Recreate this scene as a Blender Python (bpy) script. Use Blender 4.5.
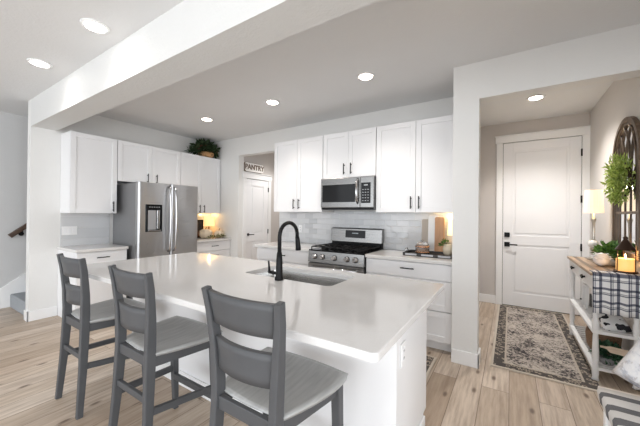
import bpy, bmesh, math, random
from mathutils import Vector, Matrix
random.seed(7)
S = bpy.context.scene
for o in list(bpy.data.objects): bpy.data.objects.remove(o)
C = S.collection
PI = math.pi

# ------------------------------------------------------------ camera, world, light, exposure
cam_d = bpy.data.cameras.new('camera'); cam = bpy.data.objects.new('camera', cam_d); C.objects.link(cam)
cam_d.sensor_width = 36; cam_d.lens = 295.55 / 640 * 36; cam_d.clip_start = 0.05
yaw, pit, rol = 0.57221, math.radians(.208), math.radians(.58077)
Fw = Vector((-math.sin(yaw) * math.cos(pit), math.cos(yaw) * math.cos(pit), math.sin(pit)))
r0 = Vector((math.cos(yaw), math.sin(yaw), 0)); u0 = r0.cross(Fw)
rr = r0 * math.cos(rol) + u0 * math.sin(rol); uu = -r0 * math.sin(rol) + u0 * math.cos(rol)
cam.matrix_world = Matrix(((rr.x, uu.x, -Fw.x, 0), (rr.y, uu.y, -Fw.y, 0), (rr.z, uu.z, -Fw.z, 1.36), (0, 0, 0, 1)))
S.camera = cam

W = bpy.data.worlds.new('world'); S.world = W; W.use_nodes = True
bg = W.node_tree.nodes['Background']; bg.inputs[0].default_value = (.90, .95, 1.0, 1); bg.inputs[1].default_value = 1.45

def area(name, loc, target, sx, sy, power, col):
    d = bpy.data.lights.new(name, 'AREA'); d.shape = 'RECTANGLE'; d.size = sx; d.size_y = sy; d.energy = power; d.color = col
    o = bpy.data.objects.new(name, d); C.objects.link(o); o.location = loc
    o.rotation_euler = (Vector(target) - Vector(loc)).to_track_quat('-Z', 'Y').to_euler()
    return o
area('window_daylight', (-1.6, -3.9, 1.5), (-2.0, 3.0, 1.3), 5.5, 2.3, 50, (.94, .97, 1))
area('side_window_daylight', (3.4, -.6, 1.5), (0, 2.0, 1.2), 3.0, 2.2, 42, (.94, .97, 1))

S.view_settings.view_transform = 'Standard'; S.view_settings.look = 'None'
S.view_settings.gamma = 1; S.view_settings.use_curve_mapping = False
S.view_settings.exposure = 0.78

# ------------------------------------------------------------ node helpers
class N:
    def __init__(s, name, rough=.5, metal=0, color=(.8, .8, .8), spec=.5):
        s.m = bpy.data.materials.new(name); s.m.use_nodes = True
        s.t = s.m.node_tree; s.b = s.t.nodes['Principled BSDF']
        s.b.inputs['Roughness'].default_value = rough; s.b.inputs['Metallic'].default_value = metal
        s.b.inputs['Base Color'].default_value = (*color, 1); s.b.inputs['Specular IOR Level'].default_value = spec
    def n(s, typ, **kw):
        x = s.t.nodes.new(typ)
        for k, v in kw.items(): setattr(x, k, v)
        return x
    def put(s, sock, v):
        if isinstance(v, bpy.types.NodeSocket): s.t.links.new(v, sock)
        elif v is not None: sock.default_value = v
    def co(s, scale=(1, 1, 1), rot=(0, 0, 0), loc=(0, 0, 0)):
        t = s.n('ShaderNodeTexCoord'); mp = s.n('ShaderNodeMapping')
        mp.inputs['Scale'].default_value = scale; mp.inputs['Rotation'].default_value = rot; mp.inputs['Location'].default_value = loc
        s.t.links.new(t.outputs['Object'], mp.inputs['Vector']); return mp.outputs[0]
    def sep(s, v):
        x = s.n('ShaderNodeSeparateXYZ'); s.put(x.inputs[0], v); return x.outputs
    def M(s, op, a, b=None, c=None):
        x = s.n('ShaderNodeMath', operation=op); s.put(x.inputs[0], a); s.put(x.inputs[1], b); s.put(x.inputs[2], c); return x.outputs[0]
    def mix(s, f, a, b, blend='MIX'):
        x = s.n('ShaderNodeMix', data_type='RGBA', blend_type=blend)
        a = (*a, 1) if isinstance(a, tuple) and len(a) == 3 else a; b = (*b, 1) if isinstance(b, tuple) and len(b) == 3 else b
        s.put(x.inputs[0], f); s.put(x.inputs[6], a); s.put(x.inputs[7], b); return x.outputs[2]
    def noise(s, v, scale, detail=3, rough=.5):
        x = s.n('ShaderNodeTexNoise'); s.put(x.inputs['Vector'], v); x.inputs['Scale'].default_value = scale
        x.inputs['Detail'].default_value = detail; x.inputs['Roughness'].default_value = rough; return x.outputs[0]
    def ramp(s, v, stops):
        x = s.n('ShaderNodeValToRGB'); s.put(x.inputs[0], v); e = x.color_ramp.elements
        while len(e) < len(stops): e.new(.5)
        for q, (p, c) in zip(e, stops): q.position = p; q.color = (*c, 1) if len(c) == 3 else c
        return x.outputs[0]
    def col(s, v): s.put(s.b.inputs['Base Color'], v); return s
    def bump(s, hgt, strength=.2, dist=.01):
        x = s.n('ShaderNodeBump'); x.inputs['Strength'].default_value = strength; x.inputs['Distance'].default_value = dist
        s.put(x.inputs['Height'], hgt); s.t.links.new(x.outputs[0], s.b.inputs['Normal']); return s
    def emit(s, col, st):
        s.b.inputs['Emission Color'].default_value = (*col, 1); s.b.inputs['Emission Strength'].default_value = st; return s

def plain(name, c, rough=.5, metal=0, var=.06, scale=6, spec=.5):
    n = N(name, rough, metal, c, spec)
    f = n.noise(n.co(), scale, 2)
    d = tuple(max(0, q * (1 - var)) for q in c); l = tuple(min(1, q * (1 + var)) for q in c)
    n.col(n.mix(f, d, l)); return n.m
def paint(name, c, strength=.12, rough=.6):
    n = N(name, rough, 0, c, .3); v = n.co()
    f = n.noise(v, 3, 2); n.col(n.mix(f, tuple(q * .98 for q in c), tuple(min(1, q * 1.02) for q in c)))
    n.bump(n.noise(v, 38, 3, .6), strength, .012); return n.m
def bars(n, x, period, width, off=0):   # 1 inside a stripe of a repeating set
    a = n.M('ADD', x, off); a = n.M('DIVIDE', a, period); a = n.M('FRACT', a)
    return n.M('LESS_THAN', a, width / period)
def wood(name, c1, c2, axis='X', rough=.5, sc=1):
    n = N(name, rough); s = {'X': (1, 12, 12), 'Y': (12, 1, 12), 'Z': (12, 12, 1)}[axis]
    f = n.noise(n.co(tuple(q * sc for q in s)), 3, 5, .6)
    n.col(n.ramp(f, [(.3, c1), (.7, c2)])); n.bump(f, .1, .004); return n.m

WALL = paint('wall_paint', (.77, .765, .75)); CEIL = paint('ceiling_paint', (.76, .765, .77), .2, .8)
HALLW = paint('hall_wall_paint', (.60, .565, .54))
TRIM = plain('white_trim_paint', (.86, .86, .86), .35, var=.01); CAB = plain('white_cabinet_paint', (.83, .83, .84), .35, var=.01)
DOORW = plain('white_door_paint', (.84, .84, .85), .4, var=.01)
BLACK = plain('black_metal', (.007, .007, .008), .42, var=.1, spec=.2); PULL = plain('dark_pull_metal', (.018, .018, .02), .4, 0, spec=.25)
BLKGLASS = plain('black_glass', (.008, .008, .009), .08, var=.1, spec=.22); GAP = plain('shadow_gap', (.03, .03, .03), .8)
IRON = plain('cast_iron', (.009, .009, .01), .5, var=.2, scale=40, spec=.2)
def seat_mat():
    n = N('grey_seat_painted_sheen', .30, 0, spec=.7); f = n.noise(n.co((14, 1.6, 14)), 3, 4, .6)
    n.col(n.ramp(f, [(.3, (.30, .30, .295)), (.7, (.42, .42, .41))])); return n.m  # grained grey, lighter than the frame: reflected sheen put into the colour
SEATM = seat_mat()
STOOL = plain('grey_stool_paint', (.082, .084, .089), .45, var=.08, scale=14, spec=.3)
LIGHTM = N('lamp_diffuser', .5, 0, (1, 1, 1)).emit((1, .86, .70), 14).m
LIGHTC = N('lamp_diffuser_cool', .5, 0, (1, 1, 1)).emit((1, .95, .88), 14).m

def steel(name, c, axis, rough=.26):
    n = N(name, rough, 1.0, c); s = {'X': (.6, 60, 60), 'Y': (60, .6, 60), 'Z': (60, 60, .6)}[axis]
    f = n.noise(n.co(s), 4, 3); n.col(n.mix(f, tuple(q * .96 for q in c), tuple(min(1, q * 1.03) for q in c)))
    n.put(n.b.inputs['Roughness'], n.M('MULTIPLY_ADD', f, .14, rough - .07)); return n.m
STEELF = steel('brushed_steel_door', (.47, .47, .475), 'Y', .30); STEELX = steel('brushed_steel_range', (.27, .265, .26), 'X', .28)
STEELS = steel('brushed_steel_sink', (.50, .495, .485), 'X', .24); STEELH = steel('polished_steel', (.58, .58, .59), 'Z', .18)
SIDEG = plain('grey_fridge_side', (.22, .22, .225), .45, .3)

def quartz():
    n = N('white_quartz', .1, 0, (.8, .8, .8), .5); v = n.co()
    w = n.noise(v, 1.3, 6, .6); f = n.M('ABSOLUTE', n.M('SUBTRACT', w, .5)); vein = n.M('LESS_THAN', f, .006)
    sp = n.noise(v, 160, 1); base = n.mix(sp, (.66, .645, .635), (.72, .71, .70))
    n.col(n.mix(n.M('MULTIPLY', vein, .10), base, (.55, .53, .5))); return n.m
QUARTZ = quartz()
def floor_mat():
    n = N('light_oak_planks', .38, 0, spec=.4); v = n.co((1, 1, 1), (0, 0, PI / 2))
    br = n.n('ShaderNodeTexBrick', offset=.37, offset_frequency=2); n.put(br.inputs['Vector'], v)
    for k, q in (('Scale', 1), ('Mortar Size', .0022), ('Brick Width', 1.35), ('Row Height', .185), ('Mortar Smooth', .2), ('Bias', 0)): br.inputs[k].default_value = q
    br.inputs['Color1'].default_value = (0, 0, 0, 1); br.inputs['Color2'].default_value = (1, 1, 1, 1); br.inputs['Mortar'].default_value = (.5, .5, .5, 1)
    tone = n.ramp(br.outputs['Color'], [(0, (.46, .36, .27)), (.3, (.63, .53, .43)), (.55, (.41, .315, .235)), (.8, (.69, .595, .50)), (1, (.54, .43, .335))])
    off = n.n('ShaderNodeVectorMath', operation='MULTIPLY_ADD')
    n.put(off.inputs[0], br.outputs['Color']); off.inputs[1].default_value = (3.1, 7.3, 0); n.put(off.inputs[2], n.co((1, 1, 1)))
    mp = n.n('ShaderNodeMapping'); mp.inputs['Scale'].default_value = (14, 1.1, 1); n.put(mp.inputs[0], off.outputs[0])
    g = n.noise(mp.outputs[0], 2.2, 6, .62); tone = n.mix(n.M('MULTIPLY', n.ramp(g, [(.35, (1, 1, 1)), (.62, (0, 0, 0))]), .6), tone, (.25, .175, .12))
    mp2 = n.n('ShaderNodeMapping'); mp2.inputs['Scale'].default_value = (5.5, 2.2, 1); n.put(mp2.inputs[0], off.outputs[0])
    vo = n.n('ShaderNodeTexVoronoi', voronoi_dimensions='2D'); n.put(vo.inputs['Vector'], mp2.outputs[0]); vo.inputs['Scale'].default_value = 1.0
    kn = n.ramp(vo.outputs['Distance'], [(.04, (1, 1, 1)), (.11, (0, 0, 0))]); rnd = n.M('GREATER_THAN', n.sep(vo.outputs['Color'])[0], .5); tone = n.mix(n.M('MULTIPLY', n.M('MULTIPLY', kn, rnd), .85), tone, (.12, .075, .05))
    n.col(n.mix(br.outputs['Fac'], tone, (.16, .115, .08)))
    n.bump(n.M('SUBTRACT', g, br.outputs['Fac']), .12, .003); return n.m
def tile_mat(rot):
    n = N('white_subway_tile', .12, 0, spec=.6); v = n.co((1, 1, 1), rot)
    br = n.n('ShaderNodeTexBrick', offset=.5); n.put(br.inputs['Vector'], v)
    for k, q in (('Scale', 1), ('Mortar Size', .0025), ('Brick Width', .152), ('Row Height', .076), ('Mortar Smooth', .3)): br.inputs[k].default_value = q
    br.inputs['Color1'].default_value = (.54, .55, .565, 1); br.inputs['Color2'].default_value = (.66, .665, .675, 1); br.inputs['Mortar'].default_value = (.74, .74, .74, 1)
    n.col(br.outputs['Color'])
    h = n.M('ADD', n.M('MULTIPLY', br.outputs['Fac'], -1.0), n.M('MULTIPLY', n.noise(n.co(), 9, 1), .9)); n.bump(h, .6, .008); return n.m

# ------------------------------------------------------------ mesh helpers (world coordinates; obj() moves them into the parent's frame)
def BM(): return bmesh.new()
def box(bm, x0, y0, z0, x1, y1, z1, bev=0, seg=2):
    x0, x1 = min(x0, x1), max(x0, x1); y0, y1 = min(y0, y1), max(y0, y1); z0, z1 = min(z0, z1), max(z0, z1)
    v = [bm.verts.new(p) for p in ((x0, y0, z0), (x1, y0, z0), (x1, y1, z0), (x0, y1, z0), (x0, y0, z1), (x1, y0, z1), (x1, y1, z1), (x0, y1, z1))]
    fs = [bm.faces.new([v[i] for i in q]) for q in ((0, 3, 2, 1), (4, 5, 6, 7), (0, 1, 5, 4), (1, 2, 6, 5), (2, 3, 7, 6), (3, 0, 4, 7))]
    if bev:
        es = list({e for f in fs for e in f.edges})
        bmesh.ops.bevel(bm, geom=es, offset=bev, segments=seg, affect='EDGES', profile=.5)
    return bm
def prism(bm, pts, a0, a1, axis='z', bev=0):   # closed outline (2D) extruded along an axis
    def P(p, a): return {'z': (p[0], p[1], a), 'y': (p[0], a, p[1]), 'x': (a, p[0], p[1])}[axis]
    A = [bm.verts.new(P(p, a0)) for p in pts]; B = [bm.verts.new(P(p, a1)) for p in pts]
    n = len(pts); fs = [bm.faces.new(A), bm.faces.new(B[::-1])]
    for i in range(n): fs.append(bm.faces.new((A[i], B[i], B[(i + 1) % n], A[(i + 1) % n])))
    bmesh.ops.recalc_face_normals(bm, faces=fs)
    if bev:
        es = [e for f in fs[:2] for e in f.edges]
        bmesh.ops.bevel(bm, geom=es, offset=bev, segments=2, affect='EDGES', profile=.5)
    return bm
def lathe(bm, prof, loc=(0, 0, 0), seg=24, axis='z', mod=None):
    rings = []
    for r, h in prof:
        ring = []
        for k in range(seg):
            a = 2 * PI * k / seg; q = r * (mod(a, h) if mod else 1); x, y = q * math.cos(a), q * math.sin(a)
            p = {'z': (x, y, h), 'y': (x, h, y), 'x': (h, x, y)}[axis]
            ring.append(bm.verts.new((p[0] + loc[0], p[1] + loc[1], p[2] + loc[2])))
        rings.append(ring)
    fs = []
    for A, B in zip(rings, rings[1:]):
        for k in range(seg): fs.append(bm.faces.new((A[k], A[(k + 1) % seg], B[(k + 1) % seg], B[k])))
    if prof[0][0] > 1e-6: fs.append(bm.faces.new(rings[0][::-1]))
    if prof[-1][0] > 1e-6: fs.append(bm.faces.new(rings[-1]))
    bmesh.ops.recalc_face_normals(bm, faces=fs)
    for f in fs: f.smooth = len(f.verts) == 4
    return bm
def tube(bm, pts, r, seg=10, closed=False):
    pts = [Vector(p) for p in pts]; n = len(pts); rings = []; rs = r if isinstance(r, (list, tuple)) else [r] * n
    up = None
    for i, p in enumerate(pts):
        if closed: t = (pts[(i + 1) % n] - pts[i - 1]).normalized()
        else: t = (pts[min(i + 1, n - 1)] - pts[max(i - 1, 0)]).normalized()
        if up is None:
            up = Vector((0, 0, 1)) if abs(t.z) < .9 else Vector((0, 1, 0))
        a = t.cross(up).normalized(); b = a.cross(t).normalized(); up = b
        rings.append([bm.verts.new(p + (a * math.cos(2 * PI * k / seg) + b * math.sin(2 * PI * k / seg)) * rs[i]) for k in range(seg)])
    fs = []
    pairs = list(zip(rings, rings[1:])) + ([(rings[-1], rings[0])] if closed else [])
    for A, B in pairs:
        for k in range(seg): fs.append(bm.faces.new((A[k], A[(k + 1) % seg], B[(k + 1) % seg], B[k])))
    if not closed: fs.append(bm.faces.new(rings[0][::-1])); fs.append(bm.faces.new(rings[-1]))
    bmesh.ops.recalc_face_normals(bm, faces=fs)
    for f in fs: f.smooth = len(f.verts) == 4
    return bm
def bar(bm, pts, w, d, bev=.004):   # rectangular section swept along points in the YZ plane; pts = (x, y, z); w along x, d across
    secs = []
    for i, p in enumerate(pts):
        p = Vector(p); a = Vector(pts[max(i - 1, 0)]); b = Vector(pts[min(i + 1, len(pts) - 1)]); t = (b - a).normalized()
        nrm = Vector((1, 0, 0)).cross(t).normalized()
        ww = w[i] if isinstance(w, (list, tuple)) else w; dd = d[i] if isinstance(d, (list, tuple)) else d
        secs.append([bm.verts.new(p + Vector((sx * ww / 2, 0, 0)) + nrm * sy * dd / 2) for sx, sy in ((-1, -1), (1, -1), (1, 1), (-1, 1))])
    fs = [bm.faces.new(secs[0]), bm.faces.new(secs[-1][::-1])]
    for A, B in zip(secs, secs[1:]):
        for k in range(4): fs.append(bm.faces.new((A[k], B[k], B[(k + 1) % 4], A[(k + 1) % 4])))
    bmesh.ops.recalc_face_normals(bm, faces=fs)
    if bev:
        es = [e for A, B in zip(secs, secs[1:]) for e in {e for k in range(4) for e in A[k].link_edges if e.other_vert(A[k]) is B[k]}]
        bmesh.ops.bevel(bm, geom=es, offset=bev, segments=2, affect='EDGES', profile=.5)
    return bm
def leaf(bm, p, d, up, L, w):
    p = Vector(p); d = Vector(d).normalized(); s = d.cross(Vector(up)); s = s.normalized() if s.length > 1e-4 else Vector((1, 0, 0)); n = s.cross(d)
    q = [p, p + d * L * .45 + s * w / 2 + n * .1 * L, p + d * L - n * .1 * L, p + d * L * .45 - s * w / 2 + n * .1 * L, p + d * L * .5]
    v = [bm.verts.new(x) for x in q]
    bm.faces.new((v[0], v[1], v[4])); bm.faces.new((v[1], v[2], v[4])); bm.faces.new((v[2], v[3], v[4])); bm.faces.new((v[3], v[0], v[4]))
def blob(bm, c, r, seg=16, rough=0):
    prof = []
    for i in range(seg // 2 + 1):
        a = -PI / 2 + PI * i / (seg // 2); prof.append((max(1e-7, r[0] * math.cos(a)), r[2] * math.sin(a)))
    return lathe(bm, prof, c, seg)

def obj(name, bm, m, parent=None):
    me = bpy.data.meshes.new(name)
    if parent is not None:
        top = parent; 
        while top.parent: top = top.parent
        bm.transform(top.matrix_basis.inverted())
    bm.to_mesh(me); bm.free()
    for q in (m if isinstance(m, list) else [m]): me.materials.append(q)
    o = bpy.data.objects.new(name, me); C.objects.link(o)
    if parent is not None: o.parent = parent
    return o
def mesh_thing(name, bm, m, label, cat, origin, group=None, kind=None):   # a thing that is one mesh, its origin at its base
    bm.transform(Matrix.Translation(-Vector(origin)))
    o = obj(name, bm, m); o.location = origin; tag(o, label, cat, group, kind); return o
def tag(o, label, cat, group=None, kind=None):
    o['label'] = label; o['category'] = cat
    if group: o['group'] = group
    if kind: o['kind'] = kind
    return o
def thing(name, label, cat, loc, rz=0, group=None, kind=None):
    o = bpy.data.objects.new(name, None); C.objects.link(o); o.empty_display_size = .1
    o.matrix_basis = Matrix.Translation(loc) @ Matrix.Rotation(rz, 4, 'Z')
    return tag(o, label, cat, group, kind)
def struct(name, bm, m, label, cat):
    o = obj(name, bm, m); return tag(o, label, cat, None, 'structure')
def dup(root, loc, rz, label, group=None):
    r = root.copy(); C.objects.link(r); r.matrix_basis = Matrix.Translation(loc) @ Matrix.Rotation(rz, 4, 'Z'); r['label'] = label
    if group: r['group'] = group
    for ch in list(root.children):
        c = ch.copy(); C.objects.link(c); c.parent = r
        for g in list(ch.children):
            d = g.copy(); C.objects.link(d); d.parent = c
    return r

# =================================================================== SETTING
FW = -4.98      # fridge wall plane
SW = 3.715      # stove wall plane
HX, HY = .90, 5.35
CH = 2.74
b = BM(); box(b, -6.1, -4, -.12, 4, 6, 0); struct('floor', b, floor_mat(), 'light oak plank floor running through kitchen and hall', 'floor')
b = BM(); box(b, -6.1, -4, CH, 4, 3.05, CH + .1); box(b, -6.1, 3.05, CH, -.45, 6, CH + .1); struct('ceiling', b, CEIL, 'textured pale grey ceiling over living area and kitchen', 'ceiling')
b = BM(); box(b, -.46, 3.0, 2.78, HX + .1, 5.5, 2.85); struct('ceiling', b, CEIL, 'ceiling over the front door hall', 'ceiling')
b = BM(); box(b, FW - .12, 1.125, 0, FW, 6, CH); struct('wall_left', b, WALL, 'pale wall behind the fridge ending beside the stairs', 'wall')
b = BM(); box(b, -6.1, -4, 0, -5.97, 6, CH); struct('wall_stairs', b, paint('stair_wall_paint', (.60, .60, .60)), 'grey wall behind the handrail at far left', 'wall')
b = BM(); box(b, FW, 1.125, 2.41, 3.5, 1.365, CH); struct('ceiling_beam', b, paint('beam_paint', (.70, .70, .69), .3), 'white textured dropped beam crossing the ceiling', 'beam')
b = BM(); box(b, FW, SW, 0, -4.16, SW + .12, CH); box(b, -4.16, SW, 2.41, -3.18, SW + .12, CH); box(b, -3.18, SW, 0, -.45, SW + .12, CH)
struct('wall_back', b, WALL, 'pale wall behind range with the pantry opening', 'wall')
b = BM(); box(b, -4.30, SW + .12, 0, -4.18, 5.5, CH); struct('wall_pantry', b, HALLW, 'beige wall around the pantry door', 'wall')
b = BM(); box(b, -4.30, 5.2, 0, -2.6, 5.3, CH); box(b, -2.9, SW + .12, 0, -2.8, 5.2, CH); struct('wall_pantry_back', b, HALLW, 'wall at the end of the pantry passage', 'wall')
b = BM(); box(b, -.455, 2.99, 0, -.24, 3.14, CH + .1); box(b, -.24, 2.99, 2.41, 4, 3.14, CH + .1); box(b, HX, 2.99, 0, HX + .1, 3.14, 2.41)
struct('wall_hall_opening', b, WALL, 'pale wall pillar and header framing the entry hall', 'wall')
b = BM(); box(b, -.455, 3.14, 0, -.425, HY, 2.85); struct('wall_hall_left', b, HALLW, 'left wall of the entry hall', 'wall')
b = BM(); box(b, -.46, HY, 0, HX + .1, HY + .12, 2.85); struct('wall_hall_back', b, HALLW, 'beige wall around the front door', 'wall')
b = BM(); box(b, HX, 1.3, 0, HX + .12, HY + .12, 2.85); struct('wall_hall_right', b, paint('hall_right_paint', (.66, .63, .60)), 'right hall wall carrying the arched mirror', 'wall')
def base(n, pts, label):
    b = BM()
    for (x0, y0, x1, y1) in pts: box(b, x0, y0, 0, x1, y1, .125, .004)
    struct(n, b, TRIM, label, 'baseboard')
base('baseboard_left', [(FW, 1.11, FW + .015, 1.40), (FW - .135, 1.11, FW + .015, 1.125), (FW - .135, 1.11, FW - .12, 3.0)], 'white baseboard around the end of the fridge wall')
base('baseboard_pillar', [(-.455, 2.975, -.225, 2.99), (-.24, 2.975, -.225, 3.155)], 'white baseboard wrapping the pillar by the hall')
base('baseboard_hall', [(-.425, HY - .015, -.15, HY), (-.425, 3.15, -.41, HY), (HX - .015, 1.5, HX, HY)], 'white baseboard around the entry hall')
base('baseboard_back', [(FW + .66, SW - .015, -4.16, SW)], 'white baseboard left of the pantry opening')
base('baseboard_stairs', [(-5.97, -4, -5.955, .75)], 'white baseboard under the stair wall')
# stairs, skirt
b = BM(); prism(b, [(.70, 0), (1.2, 0), (4.5, 2.38), (4.5, 2.68), (.70, .0)][:4] + [(.84, .125), (.70, .125)], -5.97, -5.95, 'x')
struct('trim_1', b, TRIM, 'white sloping skirt board along the stairs', 'trim')
b = BM()
for i in range(8): box(b, -5.945, 1.15 + .26 * i, 0, -5.12, 1.15 + .26 * 8.2, .185 * (i + 1), .015)
def carpet():
    n = N('grey_carpet', .95, 0, spec=.1); f = n.noise(n.co(), 150, 2); n.col(n.mix(f, (.27, .29, .31), (.50, .52, .55))); n.bump(f, .8, .01); return n.m
struct('staircase', b, carpet(), 'grey carpeted stairs behind the fridge wall', 'stairs')
t = thing('handrail', 'dark wooden handrail on the grey stair wall', 'handrail', (-5.90, 1.12, .99))
RAILW = wood('dark_walnut', (.05, .028, .018), (.10, .06, .04), 'Y', .4)
b = BM(); bar(b, [(-5.89, 1.13, 1.005), (-5.89, 1.15, 1.022), (-5.89, 3.0, 2.60)], .05, .06, .01); obj('rail', b, RAILW, t)
b = BM(); tube(b, [(-5.965, 1.26, 1.03), (-5.92, 1.26, 1.03), (-5.89, 1.26, 1.09)], .008); lathe(b, [(.03, 0), (.03, .008)], (-5.967, 1.26, 1.03), 12, 'x'); obj('bracket', b, BLACK, t)

# backsplash
TS = tile_mat((PI / 2, 0, 0)); TW = tile_mat((PI / 2, 0, PI / 2))
b = BM(); box(b, -3.175, SW - .012, .92, -.455, SW, 1.40); struct('wall_backsplash', b, TS, 'glossy white tile backsplash behind the range', 'backsplash')
b = BM(); box(b, FW, 1.42, .90, FW + .012, 1.985, 1.36); struct('wall_backsplash', b, TW, 'pale tile backsplash left of the fridge', 'backsplash')
b = BM(); box(b, FW, 2.92, .90, FW + .012, SW, 1.36); struct('wall_backsplash', b, TW, 'pale tile backsplash right of the fridge', 'backsplash')

# =================================================================== DOORS
def panel_door(name, face, a0, a1, z0, z1, split, label, m):
    # face 'S': plane y, facing -Y, a = x ; face 'E': plane x, facing +X, a = y
    ax, pl, sgn = face
    def bx(bm, u0, u1, v0, v1, w0, w1, bev=0):
        if ax == 'S': box(bm, u0, pl - w0, v0, u1, pl - w1, v1, bev)
        else: box(bm, pl + w0, u0, v0, pl + w1, u1, v1, bev)
    tr = BM(); tw = .085
    bx(tr, a0 - tw, a0, 0, z1 + .02, 0, .03, .004); bx(tr, a1, a1 + tw, 0, z1 + .02, 0, .03, .004)
    bx(tr, a0 - tw - .015, a1 + tw + .015, z1 + .02, z1 + .12, 0, .036, .004); bx(tr, a0 - tw - .025, a1 + tw + .025, z1 + .12, z1 + .135, 0, .05, .004)
    d = thing(name, label, 'door', (a0, pl, 0) if ax == 'S' else (pl, a0, 0), 0, None, 'structure')
    g = BM(); bx(g, a0, a1, .0, z1 + .02, .0, .002); obj('jamb_gap', g, GAP, d)
    obj('door_trim', tr, TRIM, d)
    s = BM(); g = .005; st = .125; w0, w1 = .003, .022
    a0 += g; a1 -= g; z1 += .012
    bx(s, a0, a1, z0, z1, w0, .012)
    for q in ((a0, a0 + st, z0, z1), (a1 - st, a1, z0, z1), (a0 + st, a1 - st, z1 - st, z1), (a0 + st, a1 - st, split - .07, split + .07), (a0 + st, a1 - st, z0, z0 + .2)): bx(s, *q, .011, w1, .003)
    for q in ((z0 + .2, split - .07), (split + .07, z1 - st)): bx(s, a0 + st + .03, a1 - st - .03, q[0] + .03, q[1] - .03, .011, .019, .006)
    sl = obj('door_slab', s, m, d)
    return d, sl, bx
d1, sl, bx = panel_door('door_1', ('S', HY, 1), -.10, .82, .012, 2.455, 1.0, 'tall white two panel front door at hall end', DOORW)
for z in (2.24, 1.60, .94, .2):
    h = BM(); bx(h, .806, .824, z - .05, z + .05, .02, .036, .002); obj('hinge', h, BLACK, d1)
h = BM(); bx(h, -.075, -.005, 1.04, 1.11, .022, .045, .006); lathe(h, [(.02, HY - .055), (.02, HY - .04)], (-.04, 0, 1.075), 14, 'y'); obj('deadbolt', h, BLACK, d1)
h = BM(); bx(h, -.075, -.005, .895, .965, .022, .04, .006); tube(h, [(-.04, HY - .03, .93), (-.04, HY - .075, .93), (-.02, HY - .08, .93), (.09, HY - .08, .93)], .010); obj('door_handle', h, BLACK, d1)
d2, sl, bx = panel_door('door_2', ('E', -4.18, 1), 3.905, 4.495, .012, 2.0, .90, 'white pantry door seen through the opening', DOORW)
for z in (1.84, 1.0, .3):
    h = BM(); bx(h, 4.485, 4.503, z - .045, z + .045, .018, .034, .002); obj('hinge', h, BLACK, d2)
h = BM(); lathe(h, [(.028, -4.158), (.028, -4.15)], (0, 3.955, .96), 14, 'x'); tube(h, [(-4.155, 3.955, .96), (-4.11, 3.955, .96), (-4.105, 3.97, .96), (-4.105, 4.06, .96)], .009); obj('door_handle', h, BLACK, d2)

# pantry sign
t = thing('pantry_sign', 'white wooden PANTRY sign above the pantry door', 'sign', (-4.18, 4.09, 2.14))
def rrect(y0, y1, z0, z1, r, n=5):
    o = []
    for cx, cz, a in ((y1 - r, z1 - r, 0), (y0 + r, z1 - r, 90), (y0 + r, z0 + r, 180), (y1 - r, z0 + r, 270)):
        for k in range(n + 1): q = math.radians(a + 90 * k / n); o.append((cx + r * math.cos(q), cz + r * math.sin(q)))
    return o
BRN = wood('brown_sign_wood', (.10, .065, .045), (.2, .13, .09), 'Y')
b = BM(); prism(b, rrect(3.845, 4.345, 2.145, 2.325, .05), -4.179, -4.150, 'x'); obj('backing', b, BRN, t)
b = BM(); prism(b, rrect(3.850, 4.340, 2.151, 2.319, .045), -4.151, -4.143, 'x'); obj('face', b, plain('sign_cream', (.88, .86, .83), .6), t)
cu = bpy.data.curves.new('lettering', 'FONT'); cu.body = 'PANTRY'; cu.size = .13; cu.align_x = 'CENTER'; cu.align_y = 'CENTER'; cu.extrude = .003; cu.space_character = 1.02; cu.offset = .0035
to = bpy.data.objects.new('tmp_text', cu); C.objects.link(to); bpy.context.view_layer.update()
me = bpy.data.meshes.new_from_object(to.evaluated_get(bpy.context.evaluated_depsgraph_get())); bpy.data.objects.remove(to)
b = BM(); b.from_mesh(me); bpy.data.meshes.remove(me)
b.transform(Matrix.Translation((-4.142, 4.095, 2.235)) @ Matrix(((0, 0, 1, 0), (1, 0, 0, 0), (0, 1, 0, 0), (0, 0, 0, 1)))); obj('lettering', b, BRN, t)

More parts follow.
